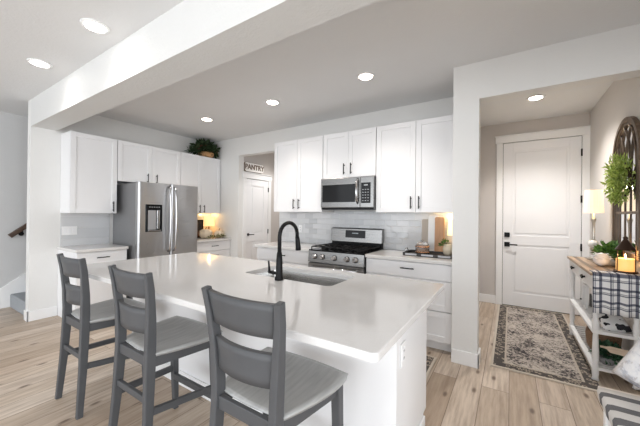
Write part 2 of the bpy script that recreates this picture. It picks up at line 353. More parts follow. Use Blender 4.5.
# =================================================================== CABINETS
def cabinet(face, a0, a1, z0, z1, depth, pl, label, doors, group, cat='cabinet', kick=0, name=None, panel_dep=.012):
    """face 'S': wall plane y=pl facing -Y ; 'E': wall plane x=pl facing +X. doors: (a0,a1,z0,z1,kind,handle) kind door/drawer, handle (a,z,'v'/'h')"""
    def bx(bm, u0, u1, v0, v1, w0, w1, bev=0):
        if face == 'S': box(bm, u0, pl - w0, v0, u1, pl - w1, v1, bev)
        else: box(bm, pl + w0, u0, v0, pl + w1, u1, v1, bev)
    t = thing(name or 'cabinet', label, cat, ((a0 + a1) / 2, pl - depth / 2, z0) if face == 'S' else (pl + depth / 2, (a0 + a1) / 2, z0), 0, group)
    c = BM(); bx(c, a0, a1, z0 + kick, z1, .002, depth - .021, .002)
    obj('body', c, CAB, t)
    if kick: c = BM(); bx(c, a0 + .002, a1 - .002, z0 + .001, z0 + kick, .01, depth - .085); obj('toe_kick', c, CAB, t)
    for (u0, u1, v0, v1, kind, hd) in doors:
        s = BM(); u0 += .002; u1 -= .002; v0 += .002; v1 -= .002; fr = .058 if v1 - v0 > .25 else .0
        if fr:
            bx(s, u0, u1, v0, v1, depth - .02, depth - panel_dep)
            for q in ((u0, u0 + fr, v0, v1), (u1 - fr, u1, v0, v1), (u0 + fr, u1 - fr, v1 - fr, v1), (u0 + fr, u1 - fr, v0, v0 + fr)): bx(s, *q, depth - .0195, depth, .002)
        else: bx(s, u0, u1, v0, v1, depth - .02, depth, .003)
        dd = obj(kind, s, CAB, t)
        if hd:
            a, z, o = hd; h = BM(); L = .065
            e = (0, L) if o == 'v' else (L, 0)
            bx(h, a - e[0] - .006, a + e[0] + .006, z - e[1] - .006, z + e[1] + .006, depth + .024, depth + .034, .003)
            for sg in (-1, 1): bx(h, a + sg * e[0] * .75 - .005, a + sg * e[0] * .75 + .005, z + sg * e[1] * .75 - .005, z + sg * e[1] * .75 + .005, depth - .001, depth + .026)
            obj('handle', h, PULL, dd)
    return t
G1 = None
# fridge wall, uppers
cabinet('E', 1.417, 1.945, 1.34, 2.38, .33, FW, 'single door white wall cabinet left of the fridge', [(1.417, 1.945, 1.34, 2.38, 'door', (1.895, 1.435, 'v'))], None)
cabinet('E', 1.95, 2.895, 1.80, 2.38, .33, FW, 'white two door cabinet above the steel fridge', [(1.95, 2.4225, 1.80, 2.38, 'door', (2.355, 1.875, 'v')), (2.4225, 2.895, 1.80, 2.38, 'door', (2.49, 1.875, 'v'))], None)
cabinet('E', 2.90, 3.705, 1.35, 2.38, .33, FW, 'white wall cabinet right of fridge holding the leafy basket', [(2.90, 3.30, 1.35, 2.38, 'door', (3.255, 1.43, 'v')), (3.30, 3.70, 1.35, 2.38, 'door', (3.345, 1.43, 'v'))], None)
# bases
cabinet('E', 1.40, 1.955, 0, .865, .62, FW, 'white base cabinet with one drawer left of the fridge', [(1.40, 1.955, .70, .86, 'drawer', (1.67, .785, 'h')), (1.40, 1.955, .105, .695, 'door', (1.90, .62, 'v'))], None, kick=.1)
cabinet('E', 2.955, 3.705, 0, .865, .62, FW, 'white drawer cabinet between the fridge and pantry opening', [(2.955, 3.705, .70, .86, 'drawer', (3.36, .785, 'h')), (2.955, 3.705, .41, .695, 'drawer', (3.36, .62, 'h')), (2.955, 3.705, .105, .405, 'drawer', (3.36, .33, 'h'))], None, kick=.1)
# stove wall, uppers
ST = 2.43
cabinet('S', -3.015, -2.145, 1.388, ST, .33, SW, 'white two door wall cabinet left of the microwave', [(-3.015, -2.58, 1.388, ST, 'door', (-2.625, 1.50, 'v')), (-2.58, -2.145, 1.388, ST, 'door', (-2.535, 1.50, 'v'))], None)
cabinet('S', -2.14, -1.38, 1.835, ST, .33, SW, 'short white wall cabinet above the microwave', [(-2.14, -1.76, 1.835, ST, 'door', (-1.81, 1.945, 'v')), (-1.76, -1.38, 1.835, ST, 'door', (-1.71, 1.945, 'v'))], None)
cabinet('S', -1.375, -.47, 1.388, ST, .33, SW, 'white two door wall cabinet right of microwave, by pillar', [(-1.375, -.9025, 1.388, ST, 'door', (-.95, 1.50, 'v')), (-.9025, -.47, 1.388, ST, 'door', (-.86, 1.50, 'v'))], None)
cabinet('S', -3.08, -2.145, 0, .875, .615, SW, 'white base cabinet left of the range', [(-3.08, -2.145, .71, .87, 'drawer', (-2.60, .80, 'h')), (-3.08, -2.61, .105, .705, 'door', (-2.66, .63, 'v')), (-2.61, -2.145, .105, .705, 'door', (-2.56, .63, 'v'))], None, kick=.1)
cabinet('S', -1.37, -.47, 0, .875, .615, SW, 'white base cabinet between range and pillar', [(-1.37, -.47, .71, .87, 'drawer', (-.90, .805, 'h')), (-1.37, -.47, .41, .705, 'drawer', (-.90, .64, 'h')), (-1.37, -.47, .105, .405, 'drawer', (-.90, .34, 'h'))], None, kick=.1)
def counter(x0, y0, x1, y1, z, label, round_=None):
    b = BM(); box(b, x0, y0, z - .035, x1, y1, z, .004); mesh_thing('countertop', b, QUARTZ, label, 'countertop', ((x0 + x1) / 2, (y0 + y1) / 2, z - .035))
counter(FW + .012, 1.385, -4.33, 1.96, .90, 'white quartz countertop left of the fridge')
counter(FW + .012, 2.945, -4.33, SW - .002, .90, 'white quartz countertop right of the fridge')
counter(-3.11, 3.07, -2.145, SW - .013, .914, 'white quartz countertop left of the range')
counter(-1.37, 3.07, -.458, SW - .013, .914, 'white quartz countertop between range and pillar')

# =================================================================== FRIDGE
t = thing('refrigerator', 'stainless steel french door refrigerator with ice dispenser', 'refrigerator', (-4.55, 2.457, 0))
b = BM(); box(b, FW + .03, 2.02, .03, -4.265, 2.895, 1.765, .008); box(b, -4.9, 2.03, 0, -4.33, 2.885, .03); obj('body', b, SIDEG, t)
def fdoor(y0, y1, z0, z1, name):
    b = BM(); x0, x1, r = -4.258, -4.18, .03
    pts = [(x0, y0), (x0, y1)]
    for k in range(6): a = PI / 2 * k / 5; pts.append((x1 - r + r * math.sin(a), y1 - r + r * math.cos(a)))
    n = 8
    for k in range(1, n): yy = y1 - r + (y0 - y1 + 2 * r) * k / n; pts.append((x1 + .008 * math.sin(PI * k / n), yy))
    for k in range(6): a = PI / 2 * k / 5; pts.append((x1 - r + r * math.cos(a), y0 + r - r * math.sin(a)))
    prism(b, pts, z0, z1, 'z', .004); o = obj(name, b, STEELF, t); return o
ld = fdoor(2.006, 2.453, .70, 1.775, 'door'); rd = fdoor(2.461, 2.909, .70, 1.775, 'door'); fz = fdoor(2.006, 2.909, .06, .69, 'freezer_drawer')
for y, d in ((2.415, ld), (2.499, rd)):
    b = BM(); pts = [(-4.17, y, .80), (-4.135, y, .83)] + [(-4.125 + .02 * math.sin(PI * k / 10), y, .85 + .83 * k / 10) for k in range(11)] + [(-4.135, y, 1.70), (-4.17, y, 1.73)]
    tube(b, pts, .014, 10); obj('handle', b, STEELH, d)
b = BM(); tube(b, [(-4.17, 2.1, .62), (-4.12, 2.1, .62), (-4.11, 2.15, .62), (-4.11, 2.77, .62), (-4.12, 2.82, .62), (-4.17, 2.82, .62)], .012); obj('handle', b, STEELH, fz)
disp = BM(); box(disp, -4.19, 2.095, 1.09, -4.166, 2.325, 1.47, .006); dp = obj('dispenser', disp, BLKGLASS, ld)
b = BM(); box(b, -4.17, 2.125, 1.12, -4.1645, 2.235, 1.39, .004); obj('dispenser_recess', b, plain('dispenser_grey', (.33, .33, .34), .4), ld)
b = BM(); box(b, -4.166, 2.245, 1.13, -4.157, 2.285, 1.39, .003); box(b, -4.17, 2.12, 1.10, -4.15, 2.30, 1.115, .003); obj('dispenser_paddle', b, STEELH, ld)
b = BM()
for k in range(5): box(b, -4.167, 2.14 + k * .032, 1.43, -4.1655, 2.158 + k * .032, 1.437)
obj('dispenser_display', b, plain('display_icons', (.6, .62, .65), .4), ld)

# =================================================================== RANGE
t = thing('gas_range', 'stainless steel gas range with five front knobs', 'range', (-1.757, 3.38, 0))
X0, X1 = -2.135, -1.378
b = BM(); box(b, X0, 3.09, .09, X1, 3.70, .90, .004); box(b, X0 + .03, 3.14, 0, X1 - .03, 3.66, .09); obj('body', b, plain('black_enamel', (.02, .02, .022), .3), t)
b = BM(); box(b, X0, 3.06, .90, X1, 3.69, .918, .006); obj('cooktop', b, BLKGLASS, t)
b = BM(); prism(b, [(3.045, .765), (3.09, .765), (3.09, .912), (3.065, .912)], X0, X1, 'x', .003); fp = obj('control_panel', b, STEELX, t)
for k, x in enumerate((-2.035, -1.925, -1.757, -1.59, -1.48)):
    b = BM(); lathe(b, [(.030, 3.062), (.030, 3.045), (.024, 3.042), (.022, 3.012), (.018, 3.008)], (x, 0, .838), 18, 'y'); kn = obj('knob', b, STEELH, t)
    b = BM(); lathe(b, [(.034, 3.064), (.034, 3.0475)], (x, 0, .838), 18, 'y'); obj('knob_ring', b, BLACK, kn)
b = BM(); box(b, X0 + .004, 3.045, .20, X1 - .004, 3.09, .755, .006); od = obj('oven_door', b, STEELX, t)
b = BM(); box(b, X0 + .12, 3.042, .30, X1 - .12, 3.046, .60, .002); obj('oven_window', b, BLKGLASS, od)
b = BM(); tube(b, [(X0 + .05, 2.985, .715), (X1 - .05, 2.985, .715)], .013, 12)
for x in (X0 + .08, X1 - .08): tube(b, [(x, 3.05, .715), (x, 2.985, .715)], .010)
obj('handle', b, STEELH, od)
b = BM(); box(b, X0 + .004, 3.05, .10, X1 - .004, 3.09, .19, .005); obj('storage_drawer', b, STEELX, t)
b = BM(); prism(b, [(3.60, .99), (3.69, .99), (3.69, 1.175), (3.635, 1.175), (3.615, 1.16)], X0, X1, 'x', .006); bgd = obj('back_guard', b, STEELX, t)
b = BM(); box(b, X0 + .01, 3.62, .918, X1 - .01, 3.69, .992, .003); obj('guard_base', b, BLACK, t)
b = BM(); prism(b, [(3.596, 1.045), (3.606, 1.045), (3.617, 1.145), (3.609, 1.145)], -1.90, -1.61, 'x'); obj('display', b, BLKGLASS, bgd)
b = BM(); box(b, -1.80, 3.600, 1.10, -1.71, 3.606, 1.112); obj('display_digits', b, plain('digits', (.5, .55, .6), .5), bgd)
for gx in (X0 + .02, -1.757 - .118, X1 - .02 - .236):
    g = BM(); x1 = gx + .236
    for y in (3.10, 3.34, 3.58): tube(g, [(gx, y, .95), (x1, y, .95)], .007, 6)
    for x in (gx, gx + .118, x1): tube(g, [(x, 3.10, .95), (x, 3.58, .95)], .007, 6)
    for x in (gx, x1):
        for y in (3.10, 3.58): tube(g, [(x, y, .95), (x, y, .916)], .008, 6)
    for y in (3.22, 3.46):
        tube(g, [(gx, y, .95), (x1, y, .95)], .006, 6)
    obj('grate', g, IRON, t)
for x, y in ((-1.99, 3.22), (-1.99, 3.46), (-1.757, 3.34), (-1.52, 3.22), (-1.52, 3.46)):
    g = BM(); lathe(g, [(.05, .917), (.05, .928), (.035, .930), (.035, .938), (.001, .940)], (x, y, 0), 16); obj('burner', g, IRON, t)

# =================================================================== MICROWAVE
t = thing('microwave', 'stainless over range microwave with black glass door', 'microwave', (-1.74, 3.5, 1.42))
b = BM(); box(b, -2.125, 3.335, 1.42, -1.378, 3.70, 1.828, .004); obj('body', b, plain('dark_casing', (.05, .05, .055), .4), t)
b = BM(); box(b, -2.125, 3.315, 1.445, -1.557, 3.34, 1.828, .006); md = obj('door', b, STEELX, t)
b = BM(); box(b, -2.10, 3.311, 1.515, -1.62, 3.316, 1.74, .004); obj('door_window', b, BLKGLASS, md)
b = BM(); tube(b, [(-1.585, 3.318, 1.50), (-1.585, 3.285, 1.53), (-1.585, 3.27, 1.64), (-1.585, 3.285, 1.765), (-1.585, 3.318, 1.80)], .014, 10); obj('handle', b, STEELH, md)
b = BM(); box(b, -1.553, 3.315, 1.445, -1.378, 3.34, 1.828, .006); cp = obj('control_panel', b, STEELX, t)
b = BM(); box(b, -1.54, 3.311, 1.50, -1.415, 3.316, 1.75, .003); obj('keypad', b, BLKGLASS, cp)
b = BM()
for i in range(3):
    for j in range(5): box(b, -1.522 + i * .034, 3.3095, 1.525 + j * .034, -1.504 + i * .034, 3.3112, 1.533 + j * .034)
box(b, -1.50, 3.3095, 1.712, -1.45, 3.3112, 1.728); obj('keys', b, plain('key_print', (.35, .36, .38), .5), cp)
b = BM(); box(b, -2.12, 3.325, 1.42, -1.385, 3.34, 1.441, .002); obj('vent', b, BLACK, t)

# =================================================================== ISLAND
t = thing('kitchen_island', 'white kitchen island base beneath the quartz slab', 'island', (-1.73, 1.7, 0))
IX0, IX1, IY0, IY1 = -2.97, -.45, 1.385, 1.985
b = BM(); box(b, IX0, IY0, .0, IX1, IY1 - .07, .12); box(b, IX0, IY0, .12, IX0 + .03, IY1, .884); box(b, IX1 - .03, IY0, .12, IX1, IY1, .884)
box(b, IX0 + .03, IY0, .12, IX1 - .03, IY0 + .03, .884); box(b, IX0 + .03, IY0 + .03, .12, IX1 - .03, IY1 - .021, .15); box(b, IX0 + .03, IY1 - .032, .12, IX1 - .03, IY1 - .021, .884); obj('body', b, CAB, t)
b = BM(); box(b, IX0 - .012, IY0 - .012, 0, IX1 + .012, IY0, .11, .003); box(b, IX1, IY0, 0, IX1 + .012, IY1 - .07, .11, .003); box(b, IX0 - .012, IY0, 0, IX0, IY1 - .07, .11, .003); obj('baseboard', b, TRIM, t)
n = 5; w = (IX1 - IX0) / n
for k in range(n):
    x0 = IX0 + k * w; b = BM(); box(b, x0 + .004, IY1 - .02, .125, x0 + w - .004, IY1, .88, .002); dd = obj('door', b, CAB, t)
    b = BM(); box(b, x0 + w - .06, IY1 + .024, .66, x0 + w - .048, IY1 + .034, .80, .003); box(b, x0 + w - .058, IY1, .68, x0 + w - .05, IY1 + .025, .69); box(b, x0 + w - .058, IY1, .77, x0 + w - .05, IY1 + .025, .78); obj('handle', b, PULL, dd)
# slab with sink cut-out
SX0, SX1, SY0, SY1 = -1.69, -.93, 1.565, 1.93
TX0, TX1, TY0, TY1 = -3.03, -.355, .893, 2.06
b = BM(); r = .025
def rpts(x0, x1, y0, y1, r, n=4): return [(p[0], p[1]) for p in rrect(x0, x1, y0, y1, r, n)]
outer = rpts(TX0, TX1, TY0, TY1, r); inner = rpts(SX0, SX1, SY0, SY1, .04)
N_ = len(outer)
for z, flip in ((.914, False), (.884, True)):
    O = [b.verts.new((*p, z)) for p in outer]; I = [b.verts.new((*p, z)) for p in inner]
    for k in range(N_): q = (O[k], O[(k + 1) % N_], I[(k + 1) % N_], I[k]); b.faces.new(q if not flip else q[::-1])
    if not flip: OT, IT = O, I
    else: OB, IB = O, I
rim = []
for k in range(N_):
    f = b.faces.new((OT[(k + 1) % N_], OT[k], OB[k], OB[(k + 1) % N_])); rim.append(f); b.faces.new((IT[k], IT[(k + 1) % N_], IB[(k + 1) % N_], IB[k]))
bmesh.ops.recalc_face_normals(b, faces=b.faces)
es = [e for k in range(N_) for e in OT[k].link_edges if e.other_vert(OT[k]) is OT[(k + 1) % N_]]
bmesh.ops.bevel(b, geom=es, offset=.005, segments=3, affect='EDGES', profile=.5)
mesh_thing('island_countertop', b, QUARTZ, 'large white quartz island slab with sink cut out', 'countertop', (-1.69, 1.476, .884))
t = thing('sink', 'stainless undermount sink in the island slab', 'sink', (-1.315, 1.785, .68))
b = BM(); rings = []
for off, z in ((-.012, .8835), (.0, .8835), (.0005, .8815), (.005, .78), (.006, .76), (.02, .715), (.06, .70)):
    rings.append([b.verts.new((*p, z)) for p in rpts(SX0 - .004 + off, SX1 + .004 - off, SY0 - .004 + off, SY1 + .004 - off, .05)])
for A, B_ in zip(rings[:3], rings[1:3]):
    for k in range(len(A)): f = b.faces.new((A[k], A[(k + 1) % len(A)], B_[(k + 1) % len(A)], B_[k]))
for A, B_ in zip(rings[2:], rings[3:]):
    for k in range(len(A)): f = b.faces.new((A[k], A[(k + 1) % len(A)], B_[(k + 1) % len(A)], B_[k])); f.smooth = True
b.faces.new(rings[-1]); bmesh.ops.recalc_face_normals(b, faces=b.faces); bmesh.ops.reverse_faces(b, faces=b.faces); obj('basin', b, STEELS, t)
b = BM(); lathe(b, [(.045, .7005), (.045, .704), (.02, .702)], (-1.3, 1.80, 0), 18); obj('drain', b, STEELH, t)
t = thing('faucet', 'matte black gooseneck faucet on the island slab', 'faucet', (-1.305, 1.527, .914))
b = BM(); lathe(b, [(.030, .914), (.030, .93), (.024, .94), (.021, 1.05), (.016, 1.10)], (-1.305, 1.527, 0), 18); obj('base', b, BLACK, t)
b = BM(); pts = [(-1.305, 1.527, 1.08), (-1.305, 1.527, 1.2)]
for k in range(13): a = PI - PI * 1.04 * k / 12; pts.append((-1.305, 1.527 + .098 + .098 * math.cos(a), 1.205 + .092 * math.sin(a)))
tube(b, pts, .0135, 12); obj('spout', b, BLACK, t)
b = BM(); e = pts[-1]; tube(b, [e, (e[0], e[1] + .006, 1.165), (e[0], e[1] + .013, 1.115), (e[0], e[1] + .015, 1.095)], [.015, .017, .020, .021], 12); obj('spray_head', b, BLACK, t)
b = BM(); tube(b, [(-1.305, 1.527, .957), (-1.37, 1.527, .957), (-1.395, 1.527, .958)], .011); tube(b, [(-1.393, 1.527, .95), (-1.397, 1.527, 1.0), (-1.402, 1.527, 1.035)], [.010, .007, .006]); obj('handle', b, BLACK, t)

def outlet(name, face, pl, a, z, gangs, label, kindsw, group=None):
    def bx(bm, u0, u1, v0, v1, w0, w1, bev=0):
        if face == 'S': box(bm, u0, pl - w0, v0, u1, pl - w1, v1, bev)
        else: box(bm, pl + w0, u0, v0, pl + w1, u1, v1, bev)
    wd = .07 if gangs == 1 else .046 * gangs + .026
    t = thing(name, label, 'outlet', (a, pl, z - .06) if face == 'S' else (pl, a, z - .06), 0, group)
    b = BM(); bx(b, a - wd / 2, a + wd / 2, z - .058, z + .058, .0005, .006, .002); obj('plate', b, TRIM, t)
    for g in range(gangs):
        c = a + (g - (gangs - 1) / 2) * .046; b = BM(); bx(b, c - .017, c + .017, z - .034, z + .034, .005, .009, .002); o = obj('rocker' if kindsw else 'socket', b, DOORW, t)
        if not kindsw:
            b = BM()
            for dz in (-.018, .018):
                bx(b, c - .008, c - .005, z + dz - .006, z + dz + .006, .0085, .0095); bx(b, c + .005, c + .008, z + dz - .006, z + dz + .006, .0085, .0095)
            obj('slots', b, GAP, o)
outlet('switch_plate', 'E', FW + .012, 1.515, 1.105, 3, 'white triple switch plate on tile left of fridge', True)
outlet('outlet', 'S', SW - .012, -2.74, 1.13, 1, 'white wall outlet on tile left of the range', False)
outlet('outlet', 'E', IX1, 1.475, .665, 1, 'white outlet on the island end panel', False)

# =================================================================== STOOLS
def make_stool(x, y, label):
    t = thing('counter_stool', label, 'stool', (x, y, 0), 0, 'grey counter stools along the island')
    def lean(z):   # y of the back post at height z
        P = [(0, 0), (.30, .022), (.55, .034), (.66, .036), (.80, .032), (.95, .018), (1.05, .0)]
        for (z0, q0), (z1, q1) in zip(P, P[1:]):
            if z <= z1: return q0 + (q1 - q0) * (z - z0) / (z1 - z0)
        return 0
    def half(z):
        P = [(0, .190), (.3, .172), (.55, .160), (.66, .160), (.80, .170), (.95, .188), (1.05, .200)]
        for (z0, q0), (z1, q1) in zip(P, P[1:]):
            if z <= z1: return q0 + (q1 - q0) * (z - z0) / (z1 - z0)
        return .2
    zs = [0, .1, .2, .3, .4, .5, .58, .66, .73, .80, .88, .96, 1.05]
    for s in (-1, 1):
        b = BM(); bar(b, [(x + s * half(z), y + lean(z), z) for z in zs], [.030 + .006 * min(1, z / .5) if z < .7 else .036 - .007 * (z - .7) / .35 for z in zs], [.036 + .014 * min(1, z / .5) if z < .7 else .05 - .016 * (z - .7) / .35 for z in zs], .005); obj('back_post', b, STOOL, t)
        b = BM(); bar(b, [(x + s * .215, y + .41, 0), (x + s * .215, y + .40, .3), (x + s * .212, y + .39, .60)], [.032, .04, .044], [.032, .04, .044], .005); obj('front_leg', b, STOOL, t)
        b = BM(); hw = .011
        for (z0, z1, nm) in ((.545, .60, 'apron'), (.30, .335, 'side_stretcher')):
            b = BM(); dz = 0 if nm == 'apron' else .03; xa = x + s * half(z0); xb = x + s * .212; ya = y + lean(z0) + .02; yb = y + .385; V = []
            for (px_, py_, q) in ((xa, ya, 0), (xb, yb, dz)): V += [b.verts.new((px_ + e, py_, z - q)) for e, z in ((-hw, z0), (hw, z0), (hw, z1), (-hw, z1))]
            for q in ((0, 1, 2, 3), (7, 6, 5, 4), (0, 4, 5, 1), (1, 5, 6, 2), (2, 6, 7, 3), (3, 7, 4, 0)): b.faces.new([V[k] for k in q])
            bmesh.ops.recalc_face_normals(b, faces=b.faces); obj(nm, b, STOOL, t)
    for z0, z1, nm, yy in ((.36, .395, 'rear_stretcher', None), (.548, .603, 'rear_apron', None), (.215, .255, 'footrest', .392), (.545, .60, 'front_apron', .388)):
        yc = y + (lean((z0 + z1) / 2) if yy is None else yy); hw = half(z0) - .015 if yy is None else .20
        b = BM(); box(b, x - hw - .005, yc - .011, z0, x + hw + .005, yc + .011, z1, .004); obj(nm, b, STOOL, t)
    def slat(z0, z1, nm):
        b = BM(); n = 14; m = 4; th = .020
        F = []; K = []
        for i in range(n + 1):
            u = -1 + 2 * i / n; rowf = []; rowk = []
            for j in range(m + 1):
                z = z0 + (z1 - z0) * j / m; yy = y + lean(z) - .030 * (1 - u * u) + .004
                rowf.append(b.verts.new((x + u * (half(z) - .012), yy + th / 2, z))); rowk.append(b.verts.new((x + u * (half(z) - .012), yy - th / 2, z)))
            F.append(rowf); K.append(rowk)
        for i in range(n):
            for j in range(m): b.faces.new((F[i][j], F[i][j + 1], F[i + 1][j + 1], F[i + 1][j])); b.faces.new((K[i][j], K[i + 1][j], K[i + 1][j + 1], K[i][j + 1]))
            b.faces.new((F[i][m], K[i][m], K[i + 1][m], F[i + 1][m])); b.faces.new((F[i][0], F[i + 1][0], K[i + 1][0], K[i][0]))
        for i in (0, n):
            for j in range(m): b.faces.new((F[i][j], K[i][j], K[i][j + 1], F[i][j + 1]))
        bmesh.ops.recalc_face_normals(b, faces=b.faces)
        for f in b.faces: f.smooth = abs(f.normal.y) > .7
        obj(nm, b, STOOL, t)
    slat(.912, 1.043, 'crest_rail'); slat(.722, .852, 'back_slat')
    # seat: rounded trapezoid with dished top
    b = BM(); n = 16; T = []; Bt = []
    for i in range(n + 1):
        rt = []; rb = []
        for j in range(n + 1):
            u = -1 + 2 * i / n; v = -1 + 2 * j / n
            k = .19; uu = u * math.sqrt(1 - k * v * v); vv = v * math.sqrt(1 - k * u * u * (1 if v > 0 else .5))
            hw = .240 + .040 * vv; px = x + uu * hw; py = y + .248 + vv * .203
            e = max(abs(u), abs(v)); top = .628 - .014 * (1 - u * u) * (1 - max(0, v) ** 2) - (.005 if e > .99 else 0) + .006 * v * abs(v)
            rt.append(b.verts.new((px, py, top))); ee = .97 if e > .99 else 1
            rb.append(b.verts.new((x + uu * hw * ee, y + .248 + vv * .203 * ee, .600)))
        T.append(rt); Bt.append(rb)
    for i in range(n):
        for j in range(n): f = b.faces.new((T[i][j], T[i + 1][j], T[i + 1][j + 1], T[i][j + 1])); f.smooth = True; b.faces.new((Bt[i][j], Bt[i][j + 1], Bt[i + 1][j + 1], Bt[i + 1][j]))
    bd = [(i, 0) for i in range(n)] + [(n, j) for j in range(n)] + [(i, n) for i in range(n, 0, -1)] + [(0, j) for j in range(n, 0, -1)]
    for (i, j), (k, l) in zip(bd, bd[1:] + bd[:1]): f = b.faces.new((T[i][j], Bt[i][j], Bt[k][l], T[k][l])); f.smooth = True
    bmesh.ops.recalc_face_normals(b, faces=b.faces)
    obj('seat', b, SEATM, t)
    return t
s3 = make_stool(-.868, .785, 'grey wooden counter stool nearest the camera, beside island end panel')
dup(s3, (-1.742, .79, 0), 0, 'middle grey wooden counter stool along the island')
dup(s3, (-2.572, .79, 0), 0, 'farthest grey wooden counter stool, toward the stairs')

# =================================================================== CEILING LIGHTS
def downlight(x, y, z, warm, label, power):
    t = thing('ceiling_light', label, 'ceiling light', (x, y, z - .012), 0, 'recessed ceiling lights')
    b = BM(); lathe(b, [(.062, z - .004), (.066, z - .010), (.088, z - .008), (.092, z - .001)], (x, y, 0), 28); obj('trim_ring', b, TRIM, t)
    b = BM(); lathe(b, [(.001, z - .0115), (.064, z - .0115), (.064, z - .006)], (x, y, 0), 28); obj('diffuser', b, LIGHTM if warm else LIGHTC, t)
    d = bpy.data.lights.new('downlight_beam', 'SPOT'); d.energy = power; d.spot_size = math.radians(125); d.spot_blend = .8; d.shadow_soft_size = .06
    d.color = (1, .92, .84) if warm else (1, .97, .94)
    o = bpy.data.objects.new('downlight_beam', d); C.objects.link(o); o.location = (x, y, z - .03)
downlight(-3.755, 2.74, CH, 1, 'recessed ceiling light nearest the leafy basket', 26)
downlight(-2.48, 2.74, CH, 1, 'recessed kitchen ceiling light, middle of the row of three', 26)
downlight(-1.22, 2.71, CH, 1, 'recessed kitchen ceiling light nearest the pillar', 26)
downlight(-3.69, .89, CH, 0, 'recessed living ceiling light nearest the stairs', 8)
downlight(-2.60, .93, CH, 0, 'recessed living ceiling light over the middle of the beam face', 8)
downlight(.245, 4.35, 2.78, 0, 'recessed ceiling light in front of the front door', 75)
downlight(-3.55, 4.45, CH, 0, 'added unseen ceiling light brightening the pantry passage', 45)  # no known lamp here; added to brighten the passage
# =================================================================== HALL
def rug_mat(x0, x1, y0, y1, bw):
    n = N('faded_oriental_rug', .95, 0, spec=.1); t = n.n('ShaderNodeTexCoord'); p = t.outputs['Object']; o = n.sep(p)
    dx = n.M('SUBTRACT', (x1 - x0) / 2, n.M('ABSOLUTE', o[0])); dy = n.M('SUBTRACT', (y1 - y0) / 2, n.M('ABSOLUTE', o[1])); d = n.M('MINIMUM', dx, dy)
    f1 = n.noise(p, 44, 4, .75); f2 = n.noise(p, 3.5, 2); f = n.M('ADD', n.M('MULTIPLY', f1, .75), n.M('MULTIPLY', f2, .35))
    field = n.ramp(f, [(.45, (.05, .047, .05)), (.505, (.17, .15, .14)), (.545, (.44, .39, .35)), (.66, (.60, .54, .48))])
    vo = n.n('ShaderNodeTexVoronoi'); n.put(vo.inputs['Vector'], p); vo.inputs['Scale'].default_value = 24
    ring = n.M('LESS_THAN', n.M('ABSOLUTE', n.M('SUBTRACT', vo.outputs['Distance'], .33)), .1)
    bd = n.mix(ring, (.05, .048, .05), (.40, .34, .28)); bd = n.mix(n.M('MULTIPLY', f1, .4), bd, (.3, .26, .22))
    c = n.mix(n.M('LESS_THAN', d, bw), field, bd)
    c = n.mix(n.M('LESS_THAN', n.M('ABSOLUTE', n.M('SUBTRACT', d, bw)), .008), c, (.50, .44, .37))
    c = n.mix(n.M('LESS_THAN', d, .022), c, (.60, .54, .46)); n.col(c); n.bump(f1, .5, .006); return n.m
def rug(x0, x1, y0, y1, bw, label):
    b = BM(); box(b, x0, y0, .001, x1, y1, .010, .003); mesh_thing('rug', b, rug_mat(x0, x1, y0, y1, bw), label, 'rug', ((x0 + x1) / 2, (y0 + y1) / 2, .001))
rug(-.145, .63, 3.10, 5.30, .115, 'faded beige and charcoal oriental rug before the front door')
rug(-2.35, -.575, 2.30, 2.975, .10, 'kitchen runner rug between island and range cabinets')

# console table
WHT = plain('distressed_white_paint', (.87, .87, .87), .5, var=.03, scale=20)
PLK = None
def plank_mat():
    n = N('console_plank_top', .45); p = n.co(); o = n.sep(p)
    f = n.noise(n.co((12, 1.2, 12)), 3, 5, .6); c = n.ramp(f, [(.3, (.28, .185, .115)), (.7, (.52, .385, .265))])
    st = bars(n, o[0], .0975, .036, 5.0); c = n.mix(n.M('MULTIPLY', st, .8), c, (.10, .075, .06))
    n.col(c); n.bump(f, .15, .004); return n.m
CX0, CX1, CY0, CY1, CZ = .575, .875, 3.29, 4.45, .90
t = thing('console_table', 'white console table with drawers and plank top', 'table', (.73, 3.87, 0))
b = BM(); box(b, CX0 - .015, CY0 - .015, CZ - .025, CX1, CY1 + .015, CZ, .004); obj('tabletop', b, plank_mat(), t)
b = BM(); box(b, CX0 + .02, CY0 + .02, .74, CX1 - .02, CY1 - .02, CZ - .025, .003); obj('apron', b, WHT, t)
for y0, y1 in ((CY0 + .05, 3.86), (3.88, CY1 - .05)):
    b = BM(); box(b, CX0 + .004, y0, .755, CX0 + .022, y1, CZ - .04, .003); dr = obj('drawer', b, WHT, t)
    b = BM(); yc = (y0 + y1) / 2; lathe(b, [(.008, CX0 + .006), (.008, CX0 - .01), (.02, CX0 - .014), (.018, CX0 - .024), (.001, CX0 - .028)], (0, yc, .812), 12, 'x', ); box(b, CX0 - .026, yc - .04, .803, CX0 - .014, yc + .04, .822, .004); obj('handle', b, BLACK, dr)
LP = [(.026, .0105), (.020, .03), (.024, .06), (.024, .13), (.017, .15), (.024, .19), (.021, .30), (.017, .40), (.024, .43), (.024, .50), (.017, .52), (.022, .58), (.024, .70), (.028, .72), (.028, .875)]
for x in (CX0 + .028, CX1 - .03):
    for y in (CY0 + .028, CY1 - .03):
        b = BM(); lathe(b, LP, (x, y, 0), 14); obj('leg', b, WHT, t)
